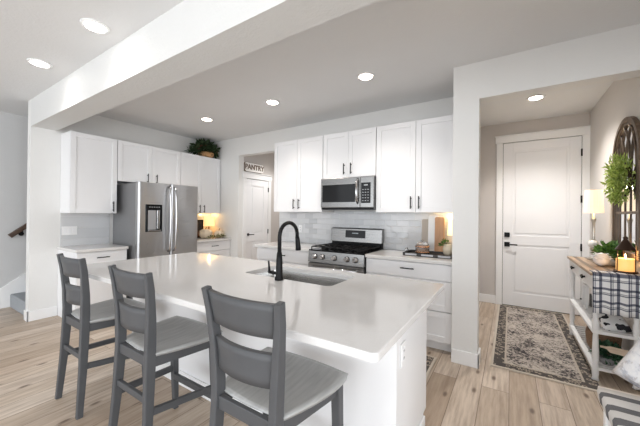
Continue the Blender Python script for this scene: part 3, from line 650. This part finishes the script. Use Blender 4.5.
for z in (.405, .105):
    b = BM(); zz = z
    box(b, CX0 + .005, CY0 + .01, zz - .012, CX0 + .045, CY1 - .01, zz + .014, .004); box(b, CX1 - .05, CY0 + .01, zz - .012, CX1 - .012, CY1 - .01, zz + .014, .004)
    box(b, CX0 + .02, CY0 + .008, zz - .012, CX1 - .02, CY0 + .045, zz + .014, .004); box(b, CX0 + .02, CY1 - .045, zz - .012, CX1 - .02, CY1 - .01, zz + .014, .004)
    sh = obj('shelf_frame', b, WHT, t)
    b = BM(); k = 0
    y = CY0 + .06
    while y < CY1 - .08: box(b, CX0 + .04, y, zz - .004, CX1 - .045, y + .028, zz + .014, .002); y += .07
    obj('shelf_slats', b, WHT, sh)
# plaid runner over the near end
def plaid():
    n = N('plaid_cloth', .9, 0, spec=.1); o = n.sep(n.co()); u = o[0]; v = n.M('SUBTRACT', o[2], o[1])
    def st(x, off): 
        a = bars(n, x, .105, .018, off); b_ = bars(n, x, .105, .006, off + .026); c_ = bars(n, x, .105, .010, off + .040)
        return n.M('MAXIMUM', n.M('MAXIMUM', a, n.M('MULTIPLY', b_, .8)), n.M('MULTIPLY', c_, .9))
    s = n.M('ADD', st(u, 5.05), st(v, 5.0)); c = n.ramp(n.M('MULTIPLY', s, .5), [(0, (.82, .82, .82)), (.5, (.17, .18, .22)), (1, (.05, .055, .08))]); n.col(c)
    n.bump(n.noise(n.co(), 300, 1), .3, .002); return n.m
b = BM(); n_ = 24; rows = [(3.40, .9045), (3.33, .905), (3.285, .905), (3.266, .897), (3.262, .88), (3.26, .80), (3.258, .70), (3.257, .62), (3.258, .575)]
g = [[b.verts.new((.572 + .31 * i / n_, y - (.006 * math.sin(i * .9) * max(0, (.88 - z)) / .3), z)) for i in range(n_ + 1)] for y, z in rows]
for A, B_ in zip(g, g[1:]):
    for i in range(n_): f = b.faces.new((A[i], A[i + 1], B_[i + 1], B_[i])); f.smooth = True
o = mesh_thing('table_runner', b, plaid(), 'black and white plaid runner hanging over console end', 'table runner', (.727, 3.33, .905))
md = o.modifiers.new('thick', 'SOLIDIFY'); md.thickness = .003; md.offset = 1

# table lamp
lx, ly = .755, 4.28
t = thing('table_lamp', 'lit table lamp with cream drum shade on console', 'lamp', (lx, ly, CZ))
SILV = steel('antique_silver', (.55, .52, .47), 'Z', .3)
b = BM(); lathe(b, [(.055, CZ + .001), (.055, CZ + .012), (.022, CZ + .03), (.016, CZ + .09), (.03, CZ + .115), (.03, CZ + .125)], (lx, ly, 0), 20); obj('base', b, SILV, t)
b = BM(); lathe(b, [(.018, CZ + .125), (.042, CZ + .145), (.048, CZ + .17), (.036, CZ + .20), (.014, CZ + .21)], (lx, ly, 0), 20); obj('ball', b, plain('white_ceramic', (.82, .81, .8), .25), t)
b = BM(); lathe(b, [(.020, CZ + .21), (.014, CZ + .23), (.011, CZ + .30), (.015, CZ + .40), (.024, CZ + .425), (.024, CZ + .44), (.010, CZ + .45), (.008, CZ + .54)], (lx, ly, 0), 18); obj('stem', b, SILV, t)
sh = N('cream_shade', .8, 0, (.84, .76, .64)); sh.col(sh.mix(sh.noise(sh.co((1, 1, 30)), 3), (.82, .74, .62), (.87, .79, .68))); sh.emit((1, .76, .48), .45)
b = BM(); seg = 48; rings = []
for z, r_ in ((1.402, .083), (1.648, .074)):
    rings.append([b.verts.new((lx + r_ * (1 + .012 * math.cos(24 * 2 * PI * k / seg)) * math.cos(2 * PI * k / seg), ly + r_ * (1 + .012 * math.cos(24 * 2 * PI * k / seg)) * math.sin(2 * PI * k / seg), z)) for k in range(seg)])
for k in range(seg): b.faces.new((rings[0][k], rings[0][(k + 1) % seg], rings[1][(k + 1) % seg], rings[1][k]))
o = obj('lamp_shade', b, sh.m, t); md = o.modifiers.new('thick', 'SOLIDIFY'); md.thickness = .003
def glow(name, loc, e, c, r=.03):
    d = bpy.data.lights.new(name, 'POINT'); d.energy = e; d.color = c; d.shadow_soft_size = r; o = bpy.data.objects.new(name, d); C.objects.link(o); o.location = loc
glow('table_lamp_bulb', (lx, ly, 1.66), 2.0, (1, .78, .5))

# greenery with white bloom
def foliage(b, c, rad, n, L, w, upb=.2, hollow=0):
    for _ in range(n):
        a = random.uniform(0, 2 * PI); e = math.asin(random.uniform(-.6, 1)); q = random.uniform(max(.25, hollow), 1)
        d = Vector((math.cos(a) * math.cos(e), math.sin(a) * math.cos(e), math.sin(e)))
        p = Vector((c[0] + d.x * rad[0] * q, c[1] + d.y * rad[1] * q, c[2] + d.z * rad[2] * q))
        dd = d + Vector((random.uniform(-.6, .6), random.uniform(-.6, .6), random.uniform(-.4, .6) + upb)); leaf(b, p, dd, (random.uniform(-1, 1), random.uniform(-1, 1), 1), L * random.uniform(.7, 1.2), w * random.uniform(.7, 1.2))
def leafmat(name, c1, c2):
    n = N(name, .5, 0, spec=.4); f = n.noise(n.co(), 40, 2); n.col(n.ramp(f, [(.35, c1), (.65, c2)])); return n.m
GRN = leafmat('green_leaves', (.03, .10, .02), (.14, .28, .06)); DGRN = leafmat('dark_green_leaves', (.012, .03, .012), (.05, .085, .03)); YGRN = leafmat('fresh_green_leaves', (.22, .34, .05), (.62, .70, .20))
t = thing('flower_arrangement', 'green leaves around a white bloom on the console', 'flower arrangement', (.80, 3.93, CZ))
b = BM(); lathe(b, [(.05, CZ + .001), (.06, CZ + .03), (.05, CZ + .05)], (.80, 3.90, 0), 16); obj('pot', b, plain('pot_white', (.75, .74, .72), .5), t)
b = BM(); foliage(b, (.79, 3.88, CZ + .10), (.085, .14, .11), 340, .06, .036); obj('foliage', b, GRN, t)
b = BM()
for ring_, (r_, n_p, el) in enumerate(((.008, 5, .95), (.022, 7, .6), (.036, 9, .25), (.048, 11, -.1))):
    for k in range(n_p):
        a = 2 * PI * k / n_p + ring_; c = Vector((.715, 3.74, CZ + .085)); d = Vector((math.cos(a), math.sin(a), el)); leaf(b, c + Vector((math.cos(a) * r_ * .5, math.sin(a) * r_ * .5, .0)), d, (0, 0, 1), .068, .066)
blob(b, (.715, 3.74, CZ + .065), (.06, .06, .06)); obj('bloom', b, plain('white_petals', (.85, .84, .84), .7, var=.04), t)

# lantern with candle
cx_, cy_ = .80, 3.415
t = thing('candle_lantern', 'bronze lantern with cone lid and amber candle', 'candle lantern', (cx_, cy_, CZ))
BRZ = plain('dark_bronze', (.055, .032, .022), .35, .7)
b = BM(); lathe(b, [(.074, CZ + .001), (.076, CZ + .012), (.07, CZ + .02), (.066, CZ + .016)], (cx_, cy_, 0), 28); obj('base', b, BRZ, t)
b = BM(); lathe(b, [(.066, CZ + .19), (.062, CZ + .195), (.014, CZ + .275), (.012, CZ + .28), (.018, CZ + .287), (.010, CZ + .30), (.001, CZ + .305)], (cx_, cy_, 0), 28); obj('lid', b, BRZ, t)
for k in range(3):
    a = 2 * PI * k / 3 + 3.6; b = BM(); tube(b, [(cx_ + .062 * math.cos(a), cy_ + .062 * math.sin(a), CZ + .015), (cx_ + .06 * math.cos(a), cy_ + .06 * math.sin(a), CZ + .20)], .004, 8); obj('post', b, BRZ, t)
cm = N('amber_candle', .4, 0, (.85, .55, .22)).emit((1, .45, .12), .5).m
b = BM(); lathe(b, [(.054, CZ + .018), (.057, CZ + .025), (.057, CZ + .115), (.052, CZ + .12), (.044, CZ + .112), (.001, CZ + .11)], (cx_, cy_, 0), 28); obj('candle', b, cm, t)
b = BM(); lathe(b, [(.001, CZ + .12), (.006, CZ + .13), (.001, CZ + .155)], (cx_, cy_, 0), 10); obj('flame', b, N('flame').emit((1, .6, .2), 12).m, t)
glow('candle_glow', (cx_, cy_, CZ + .165), 1.2, (1, .6, .25), .01)

# arched mirror on hall wall
t = thing('arched_wall_mirror', 'dark brown gothic arched window mirror on hall wall', 'mirror', (HX, 3.755, 1.03))
MX = HX; yc, hw, zb, zs, ap = 3.755, .375, 1.04, 1.86, 2.26
BRW = wood('dark_frame_wood', (.06, .04, .027), (.19, .13, .085), 'Z', .45)
def arch(k, h=hw, top=ap):   # outline param 0..1, left foot to right foot
    if k < .2: return (yc + h, zb + (zs - zb) * k / .2)
    if k > .8: return (yc - h, zb + (zs - zb) * (1 - k) / .2)
    a = PI * (k - .2) / .6; return (yc + h * math.cos(a), zs + (top - zs) * max(0, math.sin(a)) ** .9)
def archline(h, top, n=40): return [arch(i / n, h, top) for i in range(n + 1)]
b = BM()
for (h0, t0, h1, t1, x0, x1) in ((hw, ap, hw - .035, ap - .04, MX - .035, MX - .001), (hw - .035, ap - .04, hw - .05, ap - .06, MX - .025, MX - .004)):
    A = archline(h0, t0); B_ = archline(h1, t1)
    rs = []
    for (y0, z0), (y1, z1) in zip(A, B_): rs.append([b.verts.new(p) for p in ((x0, y0, z0), (x0, y1, z1), (x1, y1, z1), (x1, y0, z0))])
    for P_, Q in zip(rs, rs[1:]):
        for k in range(4): b.faces.new((P_[k], P_[(k + 1) % 4], Q[(k + 1) % 4], Q[k]))
box(b, MX - .035, yc - hw, zb - .035, MX - .001, yc + hw, zb + .01, .003)
bmesh.ops.recalc_face_normals(b, faces=b.faces); obj('frame', b, BRW, t)
b = BM()
for k in (-.6, -.2, .2, .6): box(b, MX - .013, yc + k * hw - .008, zb, MX - .006, yc + k * hw + .008, zs - .1, .002)
for z in (1.40,): box(b, MX - .016, yc - hw + .03, z - .012, MX - .006, yc + hw - .03, z + .012, .002)
for k in (-1, -.6, -.2, .2, .6, 1):
    for sg in (-1, 1):
        pts = []
        for i in range(17):
            a = PI * .5 * i / 16; y = yc + k * hw + sg * hw * .9 * (1 - math.cos(a)); z = zs - .12 + .52 * math.sin(a)
            q = (y - yc) / hw
            lim = zs + (ap - zs) * math.sqrt(max(0, 1 - q * q)) ** .9 if abs(q) < 1 else 0
            if z < lim - .03: pts.append((MX - .011, y, z))
        if len(pts) > 2: tube(b, pts, .006, 6)
obj('tracery', b, BRW, t)
b = BM(); A = archline(hw - .04, ap - .05); v = [b.verts.new((MX - .006, y, z)) for y, z in A]; v2 = [b.verts.new((MX - .001, y, z)) for y, z in A]; b.faces.new(v); b.faces.new(v2[::-1])
for i in range(len(v) - 1): b.faces.new((v[i], v[i + 1], v2[i + 1], v2[i]))
bmesh.ops.recalc_face_normals(b, faces=b.faces); obj('mirror_glass', b, plain('mirror_glass', (.85, .87, .9), .03, 1, var=.01), t)
# wreath
t = thing('wreath', 'bright green leafy wreath hanging on the arched mirror', 'wreath', (HX - .08, 3.65, 1.68))
b = BM(); wc = Vector((HX - .085, 3.65, 1.69)); R_ = .15
tube(b, [(wc.x + .03, wc.y + R_ * math.cos(2 * PI * k / 20), wc.z + R_ * math.sin(2 * PI * k / 20)) for k in range(20)], .012, 6, True); obj('ring', b, BRZ, t)
b = BM()
for _ in range(900):
    a = random.uniform(0, 2 * PI); rr_ = R_ * random.uniform(.15, 1.3); p = Vector((wc.x + random.uniform(-.05, .045), wc.y + rr_ * math.cos(a), wc.z + rr_ * math.sin(a)))
    leaf(b, p, (random.uniform(-.9, .1), math.cos(a) + random.uniform(-.8, .8), math.sin(a) + random.uniform(-.8, .8)), (-1, random.uniform(-.5, .5), random.uniform(-.5, .5)), random.uniform(.04, .075), random.uniform(.018, .03))
obj('foliage', b, YGRN, t)

# shelf contents
def cow():
    n = N('spotted_cloth', .85); f = n.noise(n.co(), 17, 1); n.col(n.mix(n.M('GREATER_THAN', f, .56), (.80, .80, .80), (.02, .02, .025))); return n.m
def pillow_mesh(b, M_, w, h, th, n=14):
    for sg in (1, -1):
        g = []
        for i in range(n + 1):
            row = []
            for j in range(n + 1):
                u = -1 + 2 * i / n; v = -1 + 2 * j / n; pin = 1 - .07 * (1 - abs(u * v)) * max(u * u, v * v)
                tt = th / 2 * ((1 - u ** 4) * (1 - v ** 4)) ** .55
                row.append(b.verts.new(M_ @ Vector((u * w / 2 * pin, v * h / 2 * pin, sg * tt))))
            g.append(row)
        for i in range(n):
            for j in range(n): q = (g[i][j], g[i + 1][j], g[i + 1][j + 1], g[i][j + 1]); f = b.faces.new(q if sg > 0 else q[::-1]); f.smooth = True
    bmesh.ops.remove_doubles(b, verts=b.verts, dist=.0005)
b = BM(); pillow_mesh(b, Matrix.Translation((.73, 3.42, .475)) @ Matrix.Rotation(.25, 4, 'Z') @ Matrix.Rotation(.5, 4, 'X'), .19, .17, .08)
b2 = BM(); mesh_thing('spotted_cushion', b, cow(), 'small white cushion with black spots on upper console shelf', 'cushion', (.73, 3.42, .43))
b2.free()
t = thing('shelf_lantern', 'white wooden lantern with black handle on upper shelf', 'lantern', (.72, 4.1, .413))
b = BM(); box(b, .65, 4.02, .413, .80, 4.18, .43, .003); box(b, .65, 4.02, .64, .80, 4.18, .66, .003)
for x in (.65, .78):
    for y in (4.02, 4.16): box(b, x, y, .43, x + .02, y + .02, .64, .002)
obj('frame', b, WHT, t)
b = BM(); tube(b, [(.725, 4.04, .655), (.725, 4.06, .70), (.725, 4.14, .70), (.725, 4.16, .655)], .006, 8); obj('handle', b, BLACK, t)
b = BM(); lathe(b, [(.03, .4305), (.03, .56), (.001, .562)], (.725, 4.10, 0), 14); obj('candle', b, plain('pillar_wax', (.10, .10, .10), .6), t)
t = thing('wicker_basket', 'brown wicker basket on lower console shelf behind plant', 'basket', (.74, 3.80, .112))
b = BM(); lathe(b, [(.09, .113), (.115, .16), (.125, .25), (.12, .30), (.112, .30), (.11, .25), (.08, .13)], (.735, 3.76, 0), 24, 'z', lambda a, h: 1 + .02 * math.sin(12 * a)); obj('body', b, wood('wicker', (.14, .08, .045), (.33, .2, .12), 'X', .7, 3), t)
t = thing('shelf_plant', 'dark green potted plant on lower console shelf', 'plant', (.70, 3.45, .112))
b = BM(); lathe(b, [(.045, .113), (.055, .17), (.05, .17)], (.70, 3.45, 0), 16); obj('pot', b, plain('pot_grey', (.3, .3, .3), .6), t)
b = BM(); foliage(b, (.70, 3.44, .21), (.085, .12, .065), 340, .045, .03); obj('foliage', b, leafmat('teal_green_leaves', (.015, .06, .03), (.07, .17, .09)), t)
b = BM(); prism(b, [(.627, .292), (.665, .287), (.685, .262), (.82, .25), (.83, .30), (.685, .312), (.665, .304), (.627, .305)], 3.288, 3.302, 'y', .002)
PADW = wood('pale_paddle_wood', (.60, .48, .36), (.78, .66, .52), 'X')
o = mesh_thing('paddle_board', b, PADW, 'pale wooden paddle board hung between the console shelves', 'board', (.70, 3.295, .255))

# bench with throw and pillow
t = thing('bench', 'white bench along the hall wall under the throw', 'bench', (.65, 1.75, 0))
b = BM(); box(b, .405, 1.30, .42, .888, 2.18, .445, .006); obj('seat', b, plain('bench_top', (.72, .66, .60), .5), t)
b = BM(); box(b, .435, 1.33, .02, .875, 2.15, .42, .004); obj('body', b, WHT, t)
for x in (.43, .85):
    for y in (1.33, 2.125): b = BM(); box(b, x - .005, y - .005, 0, x + .035, y + .035, .42, .003); obj('leg', b, WHT, t)
def throw():
    n = N('striped_throw', .95, 0, spec=.1); o = n.sep(n.co()); s = bars(n, o[1], .118, .052, 5.0); f = n.noise(n.co(), 220, 2)
    c = n.mix(s, (.72, .70, .68), (.10, .10, .11)); n.col(n.mix(n.M('MULTIPLY', f, .35), c, (.45, .44, .43))); n.bump(f, .6, .004); return n.m
b = BM(); prof = [(.424, .36), (.400, .40), (.396, .44), (.402, .453), (.42, .456), (.60, .455), (.884, .455)]; n_ = 18
g = [[b.verts.new((x, 1.32 + .81 * k / n_, z + (.003 * math.sin(k * 1.7) if z > .42 else .004 * math.sin(k * 2.1)))) for k in range(n_ + 1)] for x, z in prof]
for A, B_ in zip(g, g[1:]):
    for i in range(n_): f = b.faces.new((A[i], B_[i], B_[i + 1], A[i + 1])); f.smooth = True
o = mesh_thing('throw_blanket', b, throw(), 'grey and white striped throw spread over the bench', 'blanket', (.64, 1.72, .447)); md = o.modifiers.new('thick', 'SOLIDIFY'); md.thickness = .006; md.offset = 0
def floral():
    n = N('floral_cloth', .9, 0, spec=.1); v = n.co(); f = n.noise(v, 9, 4, .7); g_ = n.noise(v, 26, 3, .6)
    c = n.ramp(f, [(.38, (.42, .44, .50)), (.47, (.72, .72, .74)), (.6, (.84, .83, .82))]); n.col(n.mix(n.M('MULTIPLY', n.M('GREATER_THAN', g_, .60), .5), c, (.45, .42, .40))); n.bump(g_, .2, .004); return n.m
b = BM(); pillow_mesh(b, Matrix.Translation((.672, 2.03, .655)) @ Matrix.Rotation(-.55, 4, 'Z') @ Matrix.Rotation(1.27, 4, 'X') @ Matrix.Rotation(-.33, 4, 'Z'), .39, .36, .15)
mesh_thing('throw_pillow', b, floral(), 'pale grey floral pillow standing on the bench', 'pillow', (.655, 2.035, .462))

# =================================================================== COUNTER DECOR, STOVE WALL
Z0 = .914
t = thing('serving_tray', 'black tray with handles on counter beside the pillar', 'tray', (-.75, 3.42, Z0))
b = BM(); box(b, -1.0, 3.25, Z0 + .001, -.49, 3.56, Z0 + .010, .003)
box(b, -1.0, 3.25, Z0 + .001, -.49, 3.262, Z0 + .035, .003); box(b, -1.0, 3.548, Z0 + .001, -.49, 3.56, Z0 + .035, .003); box(b, -1.0, 3.25, Z0 + .001, -.988, 3.56, Z0 + .035, .003); box(b, -.502, 3.25, Z0 + .001, -.49, 3.56, Z0 + .035, .003)
obj('body', b, plain('dark_tray_wood', (.025, .022, .02), .45, var=.2), t)
for x, s in ((-.996, -1), (-.494, 1)):
    b = BM(); tube(b, [(x, 3.36, Z0 + .03), (x + s * .006, 3.37, Z0 + .065), (x + s * .006, 3.44, Z0 + .065), (x, 3.45, Z0 + .03)], .006, 8); obj('handle', b, STEELH, t)
b = BM()
for k in range(3):
    box(b, -.97 + k * .17, 3.247, Z0 + .008, -.85 + k * .17, 3.2505, Z0 + .028)
obj('inlay', b, plain('tray_inlay', (.42, .43, .45), .4), t)
def glass(name, tint=(.98, .99, 1)):
    n = N(name, .02, 0, tint); n.b.inputs['Transmission Weight'].default_value = .92; n.b.inputs['IOR'].default_value = 1.3; n.col(n.mix(n.noise(n.co(), 4), tint, tint)); return n.m
TZ = Z0 + .0105
jx, jy = -.825, 3.40
t = thing('glass_jar', 'clear glass jar with copper bands on the black tray', 'jar', (jx, jy, TZ))
b = BM(); lathe(b, [(.065, TZ), (.075, TZ + .01), (.075, TZ + .09), (.066, TZ + .105), (.062, TZ + .105), (.071, TZ + .088), (.071, TZ + .012), (.001, TZ + .008)], (jx, jy, 0), 28); obj('body', b, glass('clear_glass'), t)
COP = plain('copper', (.72, .38, .22), .25, 1)
for z in (.025, .085): b = BM(); lathe(b, [(.0765, TZ + z - .007), (.0775, TZ + z), (.0765, TZ + z + .007), (.0752, TZ + z)], (jx, jy, 0), 28); obj('band', b, COP, t)
b = BM(); lathe(b, [(.07, TZ + .106), (.07, TZ + .113), (.045, TZ + .135), (.010, TZ + .14), (.014, TZ + .155), (.001, TZ + .165)], (jx, jy, 0), 24); obj('lid', b, glass('lid_glass'), t)
b = BM(); lathe(b, [(.064, TZ + .012), (.066, TZ + .06), (.001, TZ + .065)], (jx, jy, 0), 20); obj('filling', b, plain('brown_filling', (.35, .2, .11), .8, var=.4, scale=80), t)
def board(x0, x1, y, z1, rake, m, label, handle=False):
    b = BM(); r_ = .02
    pts = rrect(x0, x1, Z0 + .002, z1, r_)
    if handle:
        xm = (x0 + x1) / 2; pts = [(x0, Z0 + .002), (x1, Z0 + .002), (x1, z1 - .12), (xm + .018, z1 - .09), (xm + .018, z1), (xm - .018, z1), (xm - .018, z1 - .09), (x0, z1 - .12)]
    prism(b, pts, y - .018, y, 'y', .003)
    b.transform(Matrix.Translation((0, y, Z0)) @ Matrix.Rotation(-rake, 4, 'X') @ Matrix.Translation((0, -y, -Z0)))
    mesh_thing('cutting_board', b, m, label, 'cutting board', ((x0 + x1) / 2, y, Z0))
board(-.895, -.775, 3.655, 1.31, .05, wood('grey_oak_board', (.42, .36, .30), (.55, .48, .41), 'Z'), 'greyish wooden cutting board at left of the leaning boards')
board(-.815, -.70, 3.628, 1.36, .05, plain('white_marble', (.80, .80, .80), .25, var=.08), 'white marble board leaning between the wooden boards')
board(-.735, -.63, 3.60, 1.34, .05, wood('warm_board_wood', (.42, .22, .11), (.60, .36, .2), 'Z'), 'warm brown wooden paddle board leaning at the right', False)
t = thing('counter_lamp', 'small lit lamp with pale shade on counter beside pillar', 'lamp', (-.52, 3.60, Z0))
b = BM(); lathe(b, [(.045, Z0 + .001), (.045, Z0 + .012), (.012, Z0 + .03), (.010, Z0 + .26)], (-.535, 3.61, 0), 18); obj('base', b, BRZ, t)
lm = N('lit_linen_shade', .8, 0, (.9, .8, .6)).emit((1, .74, .40), .9).m
b = BM(); lathe(b, [(.066, Z0 + .22), (.055, Z0 + .40), (.053, Z0 + .40), (.064, Z0 + .22)], (-.535, 3.61, 0), 24); obj('lamp_shade', b, lm, t)
glow('counter_lamp_bulb', (-.535, 3.61, Z0 + .42), .9, (1, .68, .32), .02); 
t = thing('glass_vase', 'pale round vase with small green sprigs on the black tray', 'vase', (-.56, 3.42, TZ))
b = BM(); lathe(b, [(.035, TZ), (.052, TZ + .03), (.056, TZ + .075), (.045, TZ + .115), (.03, TZ + .13), (.027, TZ + .13), (.04, TZ + .11)], (-.56, 3.43, 0), 24); obj('body', b, plain('cream_ceramic', (.70, .62, .48), .35), t)
b = BM(); foliage(b, (-.60, 3.43, TZ + .12), (.045, .04, .04), 60, .035, .018); obj('sprigs', b, GRN, t)

# =================================================================== COUNTER DECOR, FRIDGE WALL
Z1 = .90
t = thing('counter_lantern', 'small glowing lamp on counter right of the fridge', 'lamp', (-4.80, 3.52, Z1))
b = BM(); lathe(b, [(.05, Z1 + .001), (.05, Z1 + .015), (.014, Z1 + .03), (.012, Z1 + .22)], (-4.84, 3.60, 0), 18); obj('base', b, BRZ, t)
b = BM(); lathe(b, [(.105, Z1 + .21), (.085, Z1 + .40), (.083, Z1 + .40), (.103, Z1 + .21)], (-4.84, 3.60, 0), 24); obj('lamp_shade', b, N('amber_linen_shade', .8, 0, (.9, .75, .5)).emit((1, .62, .25), .7).m, t)
glow('counter_lantern_bulb', (-4.82, 3.60, Z1 + .425), .5, (1, .7, .35), .02)
t = thing('picture_frame', 'small black framed picture on counter beside the fridge', 'picture frame', (-4.85, 3.355, Z1))
b = BM()
for q in ((3.23, 3.255, 0, .33), (3.455, 3.48, 0, .33), (3.255, 3.455, 0, .025), (3.255, 3.455, .305, .33)): box(b, -4.86, q[0], Z1 + .001 + q[2], -4.84, q[1], Z1 + .001 + q[3], .002)
obj('frame', b, BLACK, t)
b = BM(); box(b, -4.862, 3.245, Z1 + .012, -4.85, 3.465, Z1 + .32); 
pn = N('dark_print', .6); f = pn.noise(pn.co(), 9, 3); pn.col(pn.ramp(f, [(.4, (.02, .018, .016)), (.55, (.16, .07, .04)), (.7, (.30, .2, .12))])); obj('print', b, pn.m, t)
PUMP = plain('cream_pumpkin', (.78, .66, .50), .55, var=.08)
def pumpkin(x, y, r, label):
    t = thing('pumpkin', label, 'pumpkin', (x, y, Z1), 0, 'pumpkins on the fridge side counter')
    b = BM(); lathe(b, [(.01, Z1 + .004), (r * .6, Z1 + .001), (r * .95, Z1 + r * .4), (r, Z1 + r * .75), (r * .85, Z1 + r * 1.2), (r * .4, Z1 + r * 1.45), (.01, Z1 + r * 1.38)], (x, y, 0), 40, 'z', lambda a, h: 1 + .06 * math.cos(8 * a)); obj('body', b, PUMP, t)
    b = BM(); tube(b, [(x, y, Z1 + r * 1.38), (x + .004, y, Z1 + r * 1.6), (x + .014, y + .008, Z1 + r * 1.8)], [.010, .007, .006], 8); obj('stem', b, BRN, t)
pumpkin(-4.66, 3.40, .115, 'cream pumpkin nearer the fridge on the lamplit counter')
pumpkin(-4.57, 3.62, .095, 'cream pumpkin farther from the fridge, beneath the glowing lamp')
b = BM()
for c in ((-4.47, 3.36), (-4.46, 3.48), (-4.45, 3.60)): foliage(b, (c[0], c[1], Z1 + .03), (.03, .06, .025), 32, .04, .02)
for v in b.verts: v.co.z = max(v.co.z, Z1 + .002)
mesh_thing('leaf_garland', b, leafmat('olive_leaves', (.10, .12, .03), (.25, .24, .08)), 'olive green leaf garland in front of the pumpkins', 'garland', (-4.46, 3.48, Z1), kind='stuff')

# basket with greenery on the cabinet
t = thing('greenery_basket', 'wicker basket of dark leaves on top of wall cabinet', 'basket', (-4.79, 3.38, 2.381))
b = BM(); lathe(b, [(.10, 2.382), (.135, 2.42), (.14, 2.47), (.13, 2.475), (.12, 2.44), (.001, 2.42)], (-4.76, 3.46, 0), 24, 'z', lambda a, h: 1 + .02 * math.sin(14 * a)); obj('body', b, wood('honey_wicker', (.36, .18, .07), (.58, .34, .16), 'X', .7, 3), t)
b = BM(); foliage(b, (-4.78, 3.46, 2.52), (.15, .27, .16), 560, .085, .045, .1); foliage(b, (-4.76, 3.22, 2.45), (.09, .12, .06), 90, .07, .035); foliage(b, (-4.76, 3.60, 2.44), (.09, .07, .05), 90, .06, .035)
for v in b.verts:
    v.co.x = max(v.co.x, FW + .01); v.co.y = min(v.co.y, SW - .01); v.co.z = max(v.co.z, 2.384) if v.co.x < -4.645 else v.co.z
obj('foliage', b, DGRN, t)
b = BM(); 
for _ in range(26): a = random.uniform(0, PI); q = random.uniform(.6, 1); blob(b, (-4.74 + random.uniform(-.05, .07), 3.42 + .24 * q * math.cos(a), 2.48 + .13 * q * math.sin(a)), (.012, .012, .012), 8)
obj('berries', b, plain('dark_berries', (.16, .035, .03), .4), t)
